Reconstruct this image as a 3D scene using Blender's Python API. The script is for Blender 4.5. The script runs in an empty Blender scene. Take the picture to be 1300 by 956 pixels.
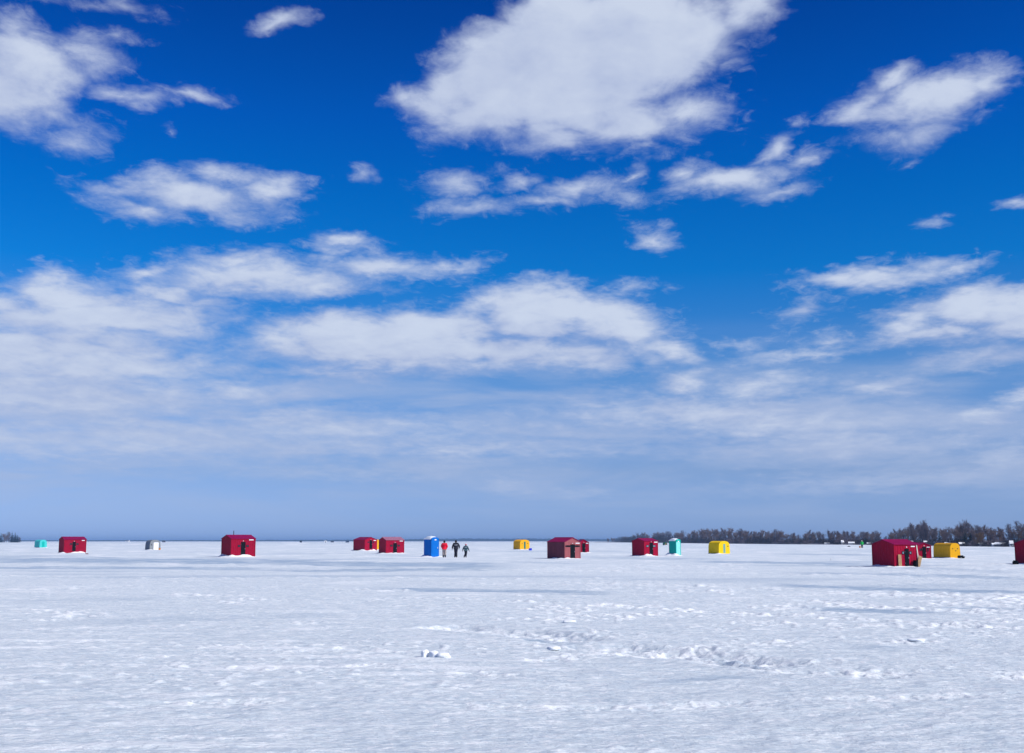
import bpy, bmesh, math, random
import numpy as np
from mathutils import Vector, Matrix, noise as mnoise

R = math.radians
scene = bpy.context.scene
COL = scene.collection
rng = random.Random(7)

# ------------------------------------------------------------------ camera
CAM_H = 1.70
F = 1500.0                                   # focal length in photo pixels (photo is 1300 x 956)
HORIZON = 686.6
PITCH = math.atan((HORIZON - 478.0) / F)
cam = bpy.data.cameras.new("camera")
cam.sensor_width = 36.0
cam.lens = F / 1300.0 * 36.0
cam.clip_start = 0.1
cam.clip_end = 30000.0
cam_o = bpy.data.objects.new("camera", cam)
COL.objects.link(cam_o)
cam_o.location = (0, 0, CAM_H)
cam_o.rotation_euler = (R(90) + PITCH, 0, 0)
scene.camera = cam_o

def direction(px, py):
    X = (px - 650.0) / F
    Y = (478.0 - py) / F
    cp, sp = math.cos(PITCH), math.sin(PITCH)
    return Vector((X, cp - Y * sp, sp + Y * cp))

def ground(px, py):
    """the point of the ice seen at a place of the photograph"""
    d = direction(px, py)
    t = -CAM_H / d.z
    return Vector((d.x * t, d.y * t, 0.0))

def ground_at(px, dist):
    d = direction(px, HORIZON)
    k = dist / math.hypot(d.x, d.y)
    return Vector((d.x * k, d.y * k, 0.0))

def azel(px, py):
    d = direction(px, py).normalized()
    return math.degrees(math.atan2(d.x, d.y)), math.degrees(math.asin(d.z))

# ------------------------------------------------------------------ sun and view
SUN_AZ, SUN_EL = 118.0, 39.0
sun = bpy.data.lights.new("sun", 'SUN')
sun.energy = 4.3
sun.angle = R(0.53)
sun.color = (1.0, 0.965, 0.91)
sun_o = bpy.data.objects.new("sun", sun)
COL.objects.link(sun_o)
sd = Vector((math.sin(R(SUN_AZ)) * math.cos(R(SUN_EL)), math.cos(R(SUN_AZ)) * math.cos(R(SUN_EL)), math.sin(R(SUN_EL))))
sun_o.rotation_euler = sd.to_track_quat('Z', 'Y').to_euler()
sun_o.location = (60, -30, 60)

vs = scene.view_settings
vs.view_transform = 'Standard'
vs.look = 'None'
vs.exposure = 0.0
vs.gamma = 1.0
vs.use_curve_mapping = False

# ------------------------------------------------------------------ node helpers
class NT:
    def __init__(self, tree):
        self.t = tree
    def n(self, kind, **kw):
        nd = self.t.nodes.new(kind)
        for k, v in kw.items():
            setattr(nd, k, v)
        return nd
    def put(self, sock, v):
        if hasattr(v, 'is_output') or isinstance(v, bpy.types.NodeSocket):
            self.t.links.new(v, sock)
        else:
            sock.default_value = v
    def math(self, op, a, b=0.0, c=0.0, clamp=False):
        nd = self.n('ShaderNodeMath', operation=op)
        nd.use_clamp = clamp
        self.put(nd.inputs[0], a); self.put(nd.inputs[1], b); self.put(nd.inputs[2], c)
        return nd.outputs[0]
    def vmath(self, op, a, b=(0, 0, 0), c=(0, 0, 0), scale=None, out=0):
        nd = self.n('ShaderNodeVectorMath', operation=op)
        self.put(nd.inputs[0], a); self.put(nd.inputs[1], b); self.put(nd.inputs[2], c)
        if scale is not None:
            self.put(nd.inputs['Scale'], scale)
        return nd.outputs['Value'] if out == 'v' else nd.outputs[0]
    def smooth(self, x, lo, hi):
        nd = self.n('ShaderNodeMapRange', interpolation_type='SMOOTHSTEP')
        self.put(nd.inputs[0], x); self.put(nd.inputs[1], lo); self.put(nd.inputs[2], hi)
        nd.inputs[3].default_value = 0.0; nd.inputs[4].default_value = 1.0
        return nd.outputs[0]
    def lin(self, x, lo, hi, a=0.0, b=1.0):
        nd = self.n('ShaderNodeMapRange', interpolation_type='LINEAR')
        self.put(nd.inputs[0], x); self.put(nd.inputs[1], lo); self.put(nd.inputs[2], hi)
        nd.inputs[3].default_value = a; nd.inputs[4].default_value = b
        return nd.outputs[0]
    def mix(self, fac, a, b, blend='MIX'):
        nd = self.n('ShaderNodeMix', data_type='RGBA', blend_type=blend)
        self.put(nd.inputs[0], fac); self.put(nd.inputs[6], a); self.put(nd.inputs[7], b)
        return nd.outputs[2]
    def noise(self, vec, scale, detail=4.0, rough=0.5, dist=0.0, col=False):
        nd = self.n('ShaderNodeTexNoise')
        self.put(nd.inputs['Vector'], vec)
        nd.inputs['Scale'].default_value = scale
        nd.inputs['Detail'].default_value = detail
        nd.inputs['Roughness'].default_value = rough
        nd.inputs['Distortion'].default_value = dist
        return nd.outputs['Color' if col else 'Fac']
    def ramp(self, x, stops):
        nd = self.n('ShaderNodeValToRGB')
        self.put(nd.inputs[0], x)
        cr = nd.color_ramp
        while len(cr.elements) > 1:
            cr.elements.remove(cr.elements[-1])
        for i, (p, c) in enumerate(stops):
            e = cr.elements[0] if i == 0 else cr.elements.new(p)
            e.position = p
            e.color = (c[0], c[1], c[2], 1.0)
        return nd.outputs[0]

# ------------------------------------------------------------------ world: Nishita sky with broken cumulus
# cloud list: place on the photo, half sizes in photo pixels, tilt, weight -> bearings and heights above the horizon
CLOUDS = [
    (700, 95, 160, 78, 0, 1.15), (605, 112, 95, 60, 25, 1.0), (530, 118, 28, 14, 20, .6), (800, 55, 150, 75, 0, 1.15), (770, 150, 120, 42, -4, 1.0), (700, 165, 90, 26, 0, .9),
    (935, 20, 75, 30, 24, 1.0), (700, 22, 75, 46, 20, 1.1), (870, 140, 60, 30, 5, 0.85), (925, 90, 30, 13, 12, 0.6), (820, 190, 28, 11, 0, 0.6), (880, 85, 40, 20, 20, .8), (960, 5, 40, 22, 20, .8),
    (15, 95, 95, 68, 0, 0.85), (95, 66, 55, 30, 0, 0.8), (55, 150, 70, 28, 0, 0.6), (165, 120, 62, 14, 4, 0.75), (230, 118, 40, 7, 0, .4), (95, 180, 36, 14, 0, 0.4), (10, 35, 35, 28, 0, .7), (150, 50, 24, 8, 0, .35),
    (1190, 122, 100, 38, 10, 1.05), (1245, 103, 45, 32, 0, 1.0), (1125, 172, 45, 20, 0, 0.55), (1095, 135, 40, 20, 10, 0.9), (1180, 165, 70, 22, 14, 0.65), (1130, 105, 35, 16, 25, .8),
    (240, 252, 115, 27, 0, 1.0), (150, 238, 48, 18, 0, 0.75), (335, 242, 50, 15, 4, 0.8), (290, 225, 45, 14, 0, .7), (190, 268, 50, 12, 0, .7),
    (580, 231, 46, 13, 6, 0.55), (740, 240, 62, 18, 10, 0.75), (605, 263, 55, 9, 0, 0.45), (800, 256, 45, 13, -4, 0.55), (655, 232, 34, 10, 8, 0.55), (795, 222, 26, 8, 30, 0.6), (700, 258, 50, 10, 0, .6),
    (930, 230, 85, 19, 6, 0.9), (870, 222, 34, 15, 0, .8), (985, 190, 36, 11, 28, 0.6), (1015, 205, 34, 12, 12, 0.65), (985, 240, 40, 7, 10, .5),
    (830, 297, 34, 13, 0, 0.75), (790, 365, 30, 10, 0, 0.35), (355, 27, 30, 8, 18, 0.5), (110, 8, 50, 7, 0, 0.3), (222, 171, 8, 8, 0, 0.32), (462, 220, 16, 10, 0, 0.42), (1145, 210, 14, 4, 10, .3), (1020, 155, 8, 6, 0, .3),
    (65, 372, 78, 34, 0, 1.05), (5, 385, 60, 28, 0, 1.0), (330, 350, 150, 27, 3, 1.1), (210, 372, 70, 22, 0, 1.0), (290, 330, 70, 18, 5, .9), (470, 338, 95, 22, -2, 1.05), (570, 336, 42, 11, 6, 0.7), (435, 308, 40, 11, 0, 0.7), (410, 360, 80, 18, 8, .9), (190, 345, 40, 16, 15, .8),
    (690, 392, 105, 40, 0, 1.15), (780, 410, 90, 36, -12, 1.05), (450, 425, 135, 36, 0, 1.1), (365, 432, 56, 28, 0, 1.0), (540, 425, 110, 40, 0, 1.05), (625, 382, 48, 24, 15, 1.0), (850, 440, 60, 22, -12, 0.9), (520, 460, 150, 20, 0, 0.85), (720, 455, 130, 18, 0, 0.85), (870, 485, 36, 16, 0, .8), (420, 470, 90, 14, 0, .7),
    (1115, 349, 102, 18, 3, 1.0), (1060, 354, 50, 15, 0, 0.95), (1205, 341, 46, 9, 2, 0.7), (1130, 338, 50, 14, 0, .9),
    (1225, 390, 78, 30, 0, 1.1), (1300, 400, 100, 38, 0, 1.1), (1145, 415, 55, 22, 12, 1.0), (1190, 425, 90, 14, 0, .8),
    (1020, 395, 38, 13, 12, 0.42), (1020, 450, 85, 9, 3, 0.5), (1060, 430, 40, 8, 5, .35), (1245, 456, 80, 14, 3, 0.6), (1290, 262, 30, 8, 0, 0.7), (1180, 284, 20, 10, 0, 0.5), (1295, 508, 30, 14, 8, 0.75), (935, 437, 40, 8, 4, .35),
    (120, 402, 190, 36, 0, 1.1), (90, 380, 120, 30, 0, 1.1), (330, 352, 220, 26, 4, 1.0), (480, 440, 180, 36, 0, 1.05), (40, 440, 200, 34, 0, .95), (600, 445, 260, 28, 0, 1.1), (640, 150, 60, 34, 0, .95), (720, 176, 90, 20, 0, .9), (250, 385, 60, 16, 0, .8),
    (100, 425, 170, 26, 0, .95), (90, 460, 230, 40, 0, 0.85), (60, 500, 260, 40, 0, 0.75), (110, 555, 300, 40, 0, 0.5), (300, 495, 120, 22, 3, .6), (960, 492, 90, 20, 4, 0.7), (1100, 492, 60, 13, 0, 0.8), (880, 525, 200, 30, 0, 0.72), (790, 530, 110, 16, 8, .6), (990, 540, 200, 22, 0, .7),
    (440, 545, 200, 18, 0, 0.6), (350, 530, 110, 12, 4, .55), (560, 570, 320, 12, 0, 0.5), (1080, 565, 240, 22, 0, 0.65), (1240, 532, 60, 13, 4, 0.65), (1120, 612, 200, 12, 2, .5), (640, 618, 30, 8, 0, .35), (740, 626, 30, 7, 0, .35), (480, 600, 100, 7, 0, .3), (1280, 580, 60, 20, 0, .5),
]

def cloud_group(coarse=False):
    g = bpy.data.node_groups.new("cloud_light" if coarse else "cloud_density", 'ShaderNodeTree')
    g.interface.new_socket("Direction", in_out='INPUT', socket_type='NodeSocketVector')
    g.interface.new_socket("Offset", in_out='INPUT', socket_type='NodeSocketVector')
    g.interface.new_socket("Density", in_out='OUTPUT', socket_type='NodeSocketFloat')
    g.interface.new_socket("Field", in_out='OUTPUT', socket_type='NodeSocketFloat')
    T = NT(g)
    gi = T.n('NodeGroupInput'); go = T.n('NodeGroupOutput')
    sep = T.n('ShaderNodeSeparateXYZ'); g.links.new(gi.outputs[0], sep.inputs[0])
    x, y, z = sep.outputs
    az = T.math('MULTIPLY', T.math('ARCTAN2', x, y), 57.29578)
    el = T.math('MULTIPLY', T.math('ARCSINE', z), 57.29578)
    comb = T.n('ShaderNodeCombineXYZ'); T.put(comb.inputs[0], az); T.put(comb.inputs[1], el)
    ae = T.vmath('ADD', comb.outputs[0], gi.outputs[1])
    s2 = T.n('ShaderNodeSeparateXYZ'); g.links.new(ae, s2.inputs[0])
    azo, elo = s2.outputs[0], s2.outputs[1]
    # cloud-deck coordinates: shapes flatten towards the horizon
    zz = T.math('SINE', T.math('MULTIPLY', elo, 0.0174533))
    den = T.math('ADD', T.math('MAXIMUM', zz, 0.0), 0.17)
    ar = T.math('MULTIPLY', azo, 0.0174533)
    cz = T.math('COSINE', T.math('MULTIPLY', elo, 0.0174533))
    pc = T.n('ShaderNodeCombineXYZ')
    T.put(pc.inputs[0], T.math('DIVIDE', T.math('MULTIPLY', T.math('SINE', ar), cz), den))
    T.put(pc.inputs[1], T.math('DIVIDE', T.math('MULTIPLY', T.math('COSINE', ar), cz), den))
    P = pc.outputs[0]
    warp = T.noise(P, 7.0, 1.0 if coarse else 5.0, 0.6, col=True)
    wv = T.vmath('MULTIPLY', T.vmath('SUBTRACT', warp, (0.5, 0.5, 0.5)), (3.0, 1.7, 0.0))
    aew = T.vmath('ADD', ae, wv)
    m = None
    sw = T.n('ShaderNodeSeparateXYZ'); g.links.new(aew, sw.inputs[0])
    for (cx, cy, rx, ry, rot, w) in CLOUDS:
        a, e = azel(cx, cy)
        a1, e1 = azel(cx + rx, cy); a2, e2 = azel(cx, cy - ry)
        if coarse and min(rx, ry) < 14: continue
        mp = T.n('ShaderNodeMapping', vector_type='TEXTURE')
        cv = T.n('ShaderNodeCombineXYZ')
        g.links.new(sw.outputs[0], cv.inputs[0]); g.links.new(sw.outputs[1], cv.inputs[1])
        if m is not None:
            g.links.new(m, cv.inputs[2])       # carried along only so that the clouds are summed one after another
        g.links.new(cv.outputs[0], mp.inputs[0])
        mp.inputs[1].default_value = (a, e, 0)
        mp.inputs[2].default_value = (0, 0, R(rot))
        mp.inputs[3].default_value = (max(a1 - a, .1) * 1.08, max(e2 - e, .1) * 1.08, 1e6)
        ln = T.vmath('LENGTH', mp.outputs[0], out='v')
        gk = w * 0.9 * max(1.0, min(a1 - a, e2 - e) / 0.95)     # about the same slope at every rim
        f = T.math('MULTIPLY_ADD', ln, -gk, gk)
        if gk > w * 0.95:
            f = T.math('MINIMUM', f, w * 0.9)
        if m is None:
            m = f
        else:
            sm = T.n('ShaderNodeMath', operation='SMOOTH_MAX')
            T.put(sm.inputs[0], m); T.put(sm.inputs[1], f); sm.inputs[2].default_value = 0.12
            m = sm.outputs[0]
    # elsewhere round the sky: clouds of the same kind
    low = T.noise(P, 1.7, 3.0, 0.5)
    off_az = T.smooth(T.math('ABSOLUTE', azo), 25.0, 32.0)
    off_el = T.smooth(elo, 27.0, 33.0)
    off = T.math('MAXIMUM', off_az, off_el)
    gen = T.math('MULTIPLY_ADD', low, 5.0, -2.75)
    gen = T.math('ADD', gen, T.math('MULTIPLY_ADD', off, 3.0, -3.0))
    m = T.math('MAXIMUM', m, T.math('MINIMUM', gen, 0.9))
    m = T.math('MAXIMUM', m, -0.8)
    f1 = T.noise(T.vmath('MULTIPLY', P, (1.0, 0.8, 1.0)), 11.0, 3.0 if coarse else 9.0, 0.6, 0.3)
    f2 = T.noise(T.vmath('MULTIPLY', P, (1.0, 0.5, 1.0)), 3.4, 3.0, 0.5)
    amp = T.lin(elo, 4.0, 20.0, 1.0, 1.65)
    tot = T.math('ADD', m, T.math('MULTIPLY', T.math('SUBTRACT', f1, 0.5), amp))
    tot = T.math('ADD', tot, T.math('MULTIPLY_ADD', f2, 0.7, -0.35))
    if coarse:
        g.links.new(tot, go.inputs[1])
        return g
    core = T.smooth(tot, T.lin(elo, 3.0, 10.0, -0.35, -0.18), T.lin(elo, 3.0, 14.0, 0.85, 0.86))
    f3 = T.noise(T.vmath('MULTIPLY', P, (1.0, 0.7, 1.0)), 30.0, 6.0, 0.62, 0.6)
    fringe = T.smooth(T.math('ADD', tot, T.math('MULTIPLY_ADD', f3, 1.5, -0.75)), -0.22, 0.62)
    dens = T.math('MAXIMUM', core, T.math('MULTIPLY', fringe, 0.50))
    g.links.new(dens, go.inputs[0])
    g.links.new(tot, go.inputs[1])
    return g

world = bpy.data.worlds.new("World")
scene.world = world
world.use_nodes = True
wt = world.node_tree
W = NT(wt)
bg = wt.nodes['Background']
bg.inputs[1].default_value = 0.1
tc = W.n('ShaderNodeTexCoord')
D = W.vmath('NORMALIZE', tc.outputs['Generated'])
sky = W.n('ShaderNodeTexSky', sky_type='NISHITA')
sky.sun_disc = False
sky.sun_elevation = R(SUN_EL)
sky.sun_rotation = R(SUN_AZ)
sky.air_density = 1.0
sky.dust_density = 0.3
sky.ozone_density = 3.0
ss = W.n('ShaderNodeSeparateXYZ'); wt.links.new(D, ss.inputs[0])
el_deg = W.math('MULTIPLY', W.math('ARCSINE', ss.outputs[2]), 57.29578)
el01 = W.math('DIVIDE', el_deg, 60.0, clamp=True)
tint = W.ramp(el01, [
    (0.004, (.42 / 2, .67 / 2, 1.6 / 2)), (0.055, (.43 / 2, .60 / 2, 1.13 / 2)), (0.13, (.28 / 2, .62 / 2, 1.10 / 2)),
    (0.215, (.02 / 2, .57 / 2, 1.20 / 2)), (0.275, (.004 / 2, .50 / 2, 1.18 / 2)), (0.335, (.002 / 2, .405 / 2, 1.17 / 2)), (0.43, (.002 / 2, .27 / 2, .92 / 2)), (0.8, (.05 / 2, .3 / 2, .8 / 2))])
CB = 10.0   # the background strength is 0.1
skyc = W.vmath('MULTIPLY', W.vmath('MULTIPLY', sky.outputs[0], tint), (2, 2, 2))
cg = cloud_group()
c1 = W.n('ShaderNodeGroup'); c1.node_tree = cg
wt.links.new(D, c1.inputs[0]); c1.inputs[1].default_value = (0, 0, 0)
c2 = W.n('ShaderNodeGroup'); c2.node_tree = cloud_group(True)
wt.links.new(D, c2.inputs[0]); c2.inputs[1].default_value = (0.9, 1.3, 0)
dens, field = c1.outputs[0], c1.outputs[1]
light = W.math('SUBTRACT', field, c2.outputs[1])
lt = W.lin(light, -1.0, 1.0)
zp = W.math('ADD', W.math('MAXIMUM', ss.outputs[2], 0.0), 0.17)
tone = W.noise(W.vmath('SCALE', D, scale=W.math('DIVIDE', 1.0, zp)), 5.0, 4.0, 0.5)
thick = W.math('MULTIPLY', W.smooth(field, 0.1, 1.4), W.lin(tone, 0.3, 0.7, 0.85, 1.2))
shade_c = tuple(CB * v for v in (.37, .45, .69)) + (1,)
lit_c = tuple(CB * v for v in (.625, .70, .85)) + (1,)
ccol = W.mix(W.math('ADD', W.math('MULTIPLY', lt, 0.62), W.math('MULTIPLY', thick, 0.48), clamp=True), shade_c, lit_c)
# low clouds are seen through more air
far_c = tuple(CB * v for v in (.45, .545, .765)) + (1,)
ccol = W.mix(W.lin(el_deg, 0.5, 7.0, 0.85, 0.0), ccol, far_c)
# thin veil of stratus low over the lake
vc = W.n('ShaderNodeCombineXYZ')
W.put(vc.inputs[0], W.math('MULTIPLY', W.math('ARCTAN2', ss.outputs[0], ss.outputs[1]), 5.0)); W.put(vc.inputs[1], W.math('MULTIPLY', el_deg, 0.55))
vn = W.noise(vc.outputs[0], 1.0, 7.0, 0.55, 0.4)
veil = W.math('MULTIPLY', W.math('ADD', W.math('MULTIPLY', W.smooth(vn, 0.36, 0.66), 0.60), 0.12), W.math('MULTIPLY', W.smooth(el_deg, 11.0, 6.0), W.lin(el_deg, 0.3, 3.2, 0.15, 1.0)))
skyc = W.mix(veil, skyc, tuple(CB * v for v in (.40, .495, .72)) + (1,))
op = W.math('MULTIPLY', dens, W.lin(el_deg, 0.4, 4.5, 0.25, 0.94))
final = W.mix(op, skyc, ccol)
below = W.smooth(ss.outputs[2], -0.02, 0.0)
final = W.mix(below, (CB * .45, CB * .5, CB * .62, 1), final)
wt.links.new(final, bg.inputs[0])
if hasattr(world, 'cycles'):
    world.cycles.sampling_method = 'NONE'      # the sky is smooth: only the sun needs direct sampling

# ------------------------------------------------------------------ materials
MATS = {}
def mat(name, color, rough=0.6, spec=0.4, var=0.08, scale=6.0, metal=0.0, bump=0.0, stain=None, coat=0.0):
    """a painted or plain surface with slight tone changes and wear of its own"""
    if name in MATS:
        return MATS[name]
    m = bpy.data.materials.new(name)
    m.use_nodes = True
    T = NT(m.node_tree)
    b = m.node_tree.nodes['Principled BSDF']
    oc = T.n('ShaderNodeTexCoord').outputs['Object']
    nz = T.noise(oc, scale, 5.0, 0.6)
    f = T.lin(nz, 0.3, 0.7, 1.0 - var, 1.0 + var)
    c = T.vmath('SCALE', tuple(color), scale=f)
    if stain:
        sc, amt = stain
        st = T.noise(T.vmath('MULTIPLY', oc, (3.0, 3.0, 0.8)), 2.0, 6.0, 0.65)
        c = T.mix(T.math('MULTIPLY', T.smooth(st, 0.52, 0.75), amt), c, tuple(sc) + (1,))
    m.node_tree.links.new(c, b.inputs['Base Color'])
    b.inputs['Roughness'].default_value = rough
    b.inputs['Specular IOR Level'].default_value = spec
    b.inputs['Metallic'].default_value = metal
    if bump:
        bn = T.n('ShaderNodeBump'); bn.inputs['Strength'].default_value = bump; bn.inputs['Distance'].default_value = 0.02
        m.node_tree.links.new(T.noise(oc, scale * 4, 4.0, 0.6), bn.inputs['Height'])
        m.node_tree.links.new(bn.outputs[0], b.inputs['Normal'])
    MATS[name] = m
    return m

def snow_material():
    m = bpy.data.materials.new("lake_snow")
    m.use_nodes = True
    T = NT(m.node_tree)
    b = m.node_tree.nodes['Principled BSDF']
    pos = T.n('ShaderNodeNewGeometry').outputs['Position']
    a_ice = T.n('ShaderNodeAttribute', attribute_name='ice').outputs['Fac']
    a_fr = T.n('ShaderNodeAttribute', attribute_name='fresh').outputs['Fac']
    mv = T.vmath('MULTIPLY', pos, (1.0, 2.6, 1.0))
    n1 = T.noise(mv, 1.3, 7.0, 0.62)
    n2 = T.noise(T.vmath('MULTIPLY', pos, (1.0, 2.2, 1.0)), 9.0, 5.0, 0.65)
    base = T.mix(T.smooth(n1, 0.38, 0.66), (.625, .70, .735, 1), (.77, .82, .825, 1))
    base = T.mix(T.math('MULTIPLY', T.smooth(n2, 0.50, 0.66), 0.8), base, (.91, .925, .915, 1))
    base = T.mix(T.math('MULTIPLY', T.smooth(n2, 0.48, 0.32), 0.6), base, (.52, .60, .68, 1))
    n3 = T.noise(T.vmath('MULTIPLY', pos, (1.0, 1.3, 1.0)), 4.2, 6.0, 0.72, 0.4)
    base = T.mix(T.math('MULTIPLY', T.smooth(n3, 0.535, 0.63), 0.85), base, (.93, .94, .93, 1))
    base = T.mix(T.math('MULTIPLY', T.smooth(n3, 0.44, 0.33), 0.45), base, (.48, .57, .65, 1))
    base = T.mix(a_fr, base, (.94, .95, .94, 1))
    ibr = T.noise(T.vmath('MULTIPLY', pos, (0.5, 1.6, 1.0)), 2.0, 6.0, 0.65)
    icem = T.math('MULTIPLY', a_ice, T.smooth(ibr, 0.30, 0.52))
    col = T.mix(icem, base, (.37, .48, .58, 1))
    m.node_tree.links.new(col, b.inputs['Base Color'])
    T.put(b.inputs['Roughness'], T.lin(icem, 0, 1, 0.75, 0.38))
    b.inputs['Specular IOR Level'].default_value = 0.25
    bn = T.n('ShaderNodeBump'); bn.inputs['Strength'].default_value = 0.8; bn.inputs['Distance'].default_value = 0.06
    T.put(bn.inputs['Height'], T.math('ADD', T.noise(mv, 7.0, 6.0, 0.65), T.math('MULTIPLY', T.noise(mv, 26.0, 2.0, 0.5), 0.15)))
    m.node_tree.links.new(bn.outputs[0], b.inputs['Normal'])
    return m
M_SNOW = snow_material()
M_DRIFT = mat("drift_snow", (.90, .915, .92), 0.8, 0.2, 0.06, 3.0, bump=0.6)
M_RED = mat("red_paint", (.29, .001, .024), 0.6, 0.10, 0.10, 2.5, stain=((.22, .004, .03), .35))
M_RED2 = mat("bright_red_paint", (.33, .001, .027), 0.6, 0.10, 0.10, 2.5, stain=((.28, .004, .03), .3))
M_ROOF_RED = mat("sky_tinted_roofing", (.24, .002, .060), 0.6, 0.12, 0.12, 2.0)  # red roofing with the purple sky reflection mixed into its colour
M_ROOF_DULL = mat("dull_frosted_roofing", (.34, .13, .20), 0.7, 0.2, 0.15, 3.0, stain=((.55, .45, .52), .6))
M_BRICK = mat("faded_brick_red_paint", (.32, .092, .10), 0.7, 0.1, 0.12, 2.0, stain=((.38, .06, .08), .5))
M_BRICK_SIDE = mat("maroon_side_wall", (.155, .040, .058), 0.7, 0.1, 0.12, 2.0, stain=((.20, .03, .05), .4))  # side walls get a darker, more purple colour than the front
M_BLACK = mat("black_door_paint", (.004, .006, .009), 0.7, 0.08, 0.3, 3.0)
M_GLASS = mat("dark_window_glass", (.02, .03, .045), 0.12, 0.5, 0.1)
M_GREYGLASS = mat("grey_window_film", (.16, .20, .25), 0.25, 0.5, 0.1)
M_WHITE = mat("white_paint", (.80, .80, .80), 0.5, 0.3, 0.05)
M_YEL = mat("yellow_fabric", (.80, .395, .008), 0.7, 0.1, 0.06, 3.0, stain=((.70, .32, .01), .3))
M_YEL2 = mat("bright_yellow_fabric", (.86, .56, .003), 0.7, 0.1, 0.06, 3.0)
M_GREEN = mat("green_door_fabric", (.012, .16, .12), 0.6, 0.3, 0.1)
M_PALEGREEN = mat("pale_green_door_fabric", (.20, .38, .30), 0.6, 0.3, 0.1)
M_BLUE = mat("blue_plastic", (.001, .14, .52), 0.5, 0.12, 0.05, 2.0)
M_TEAL = mat("teal_plastic", (.002, .41, .34), 0.5, 0.12, 0.05, 2.0)
M_TEALPALE = mat("sun_bleached_teal_plastic", (.24, .70, .66), 0.5, 0.35, 0.08, 2.0)
M_TEALTENT = mat("aqua_tent_fabric", (.05, .52, .48), 0.6, 0.3, 0.08)
M_CAP = mat("white_plastic_roof", (.80, .84, .86), 0.5, 0.3, 0.06, 2.0)
M_GREY = mat("grey_tent_fabric", (.13, .16, .20), 0.7, 0.2, 0.15, 2.0)
M_GREYL = mat("pale_grey_tent_fabric", (.22, .24, .25), 0.7, 0.2, 0.12, 2.0)
M_WOOD = mat("raw_plywood", (.36, .235, .12), 0.75, 0.2, 0.25, 5.0, stain=((.22, .12, .06), .6))
M_PALEWOOD = mat("pale_timber", (.62, .56, .48), 0.7, 0.2, 0.12, 5.0)
M_STEEL = mat("dark_steel", (.10, .10, .12), 0.45, 0.5, 0.15, metal=0.6)
M_METAL = mat("galvanised_metal", (.45, .46, .48), 0.4, 0.5, 0.1, metal=0.7)
M_BARK = mat("winter_bark", (.075, .058, .060), 0.9, 0.1, 0.3, 2.0)
M_TWIG = mat("bare_twigs", (.155, .122, .135), 0.9, 0.1, 0.3, 0.6)
M_TWIG2 = mat("brown_twigs", (.21, .15, .135), 0.9, 0.1, 0.3, 0.6)
M_TAN = mat("tan_willow_twigs", (.20, .125, .07), 0.9, 0.1, 0.25, 0.6)
M_SPRUCE = mat("spruce_needles", (.018, .032, .034), 0.85, 0.1, 0.3, 1.5)
M_BRUSH = mat("shore_brush", (.045, .040, .048), 0.95, 0.1, 0.4, 0.8)
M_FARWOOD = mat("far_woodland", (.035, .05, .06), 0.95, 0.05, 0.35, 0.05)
M_ORANGE = mat("orange_plastic", (.62, .20, .02), 0.5, 0.35, 0.08)
M_COBALT = mat("cobalt_plastic", (.005, .03, .62), 0.4, 0.4, 0.05)
M_SKIN = mat("skin", (.52, .30, .22), 0.55, 0.35, 0.05)
M_HAIR = mat("dark_hair", (.02, .014, .012), 0.6, 0.3, 0.2, 20)
M_JRED = mat("red_jacket_cloth", (.72, .005, .03), 0.75, 0.2, 0.12, 6.0)
M_JBLACK = mat("black_jacket_cloth", (.012, .014, .024), 0.75, 0.2, 0.2, 6.0)
M_JTEAL = mat("slate_teal_jacket_cloth", (.04, .085, .105), 0.75, 0.2, 0.2, 6.0)
M_JGREEN = mat("bright_green_jacket_cloth", (.02, .48, .08), 0.75, 0.2, 0.12, 6.0)
M_TROUS_TAN = mat("grey_beige_trousers", (.36, .30, .28), 0.8, 0.2, 0.12, 6.0)
M_TROUS_DK = mat("dark_trousers", (.018, .018, .032), 0.8, 0.2, 0.2, 6.0)
M_BOOT = mat("black_boots", (.012, .012, .014), 0.6, 0.3, 0.2, 8.0)
M_STRIPE = mat("pale_reflective_stripe", (.62, .66, .72), 0.5, 0.4, 0.05)
M_PINKHAT = mat("pink_knit", (.55, .16, .20), 0.9, 0.1, 0.15, 30)
M_CLAP = mat("pale_clapboard", (.50, .50, .52), 0.7, 0.2, 0.1, 2.0)
M_CLAP2 = mat("dark_clapboard", (.085, .085, .11), 0.75, 0.2, 0.15, 2.0)
M_CLAP3 = mat("rust_clapboard", (.22, .10, .08), 0.75, 0.2, 0.15, 2.0)
M_EARTH = mat("shore_litter", (.16, .15, .16), 0.95, 0.1, 0.4, 0.4, stain=((.75, .78, .83), .9))

# ------------------------------------------------------------------ object helpers
def tag(o, label=None, cat=None, group=None, kind=None):
    if label: o['label'] = label
    if cat: o['category'] = cat
    if group: o['group'] = group
    if kind: o['kind'] = kind
    return o

def empty(name, loc, rz=0.0, label=None, cat=None, group=None):
    o = bpy.data.objects.new(name, None)
    o.empty_display_size = 0.3
    COL.objects.link(o)
    o.location = loc
    o.rotation_euler = (0, 0, rz)
    return tag(o, label, cat, group)

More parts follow.
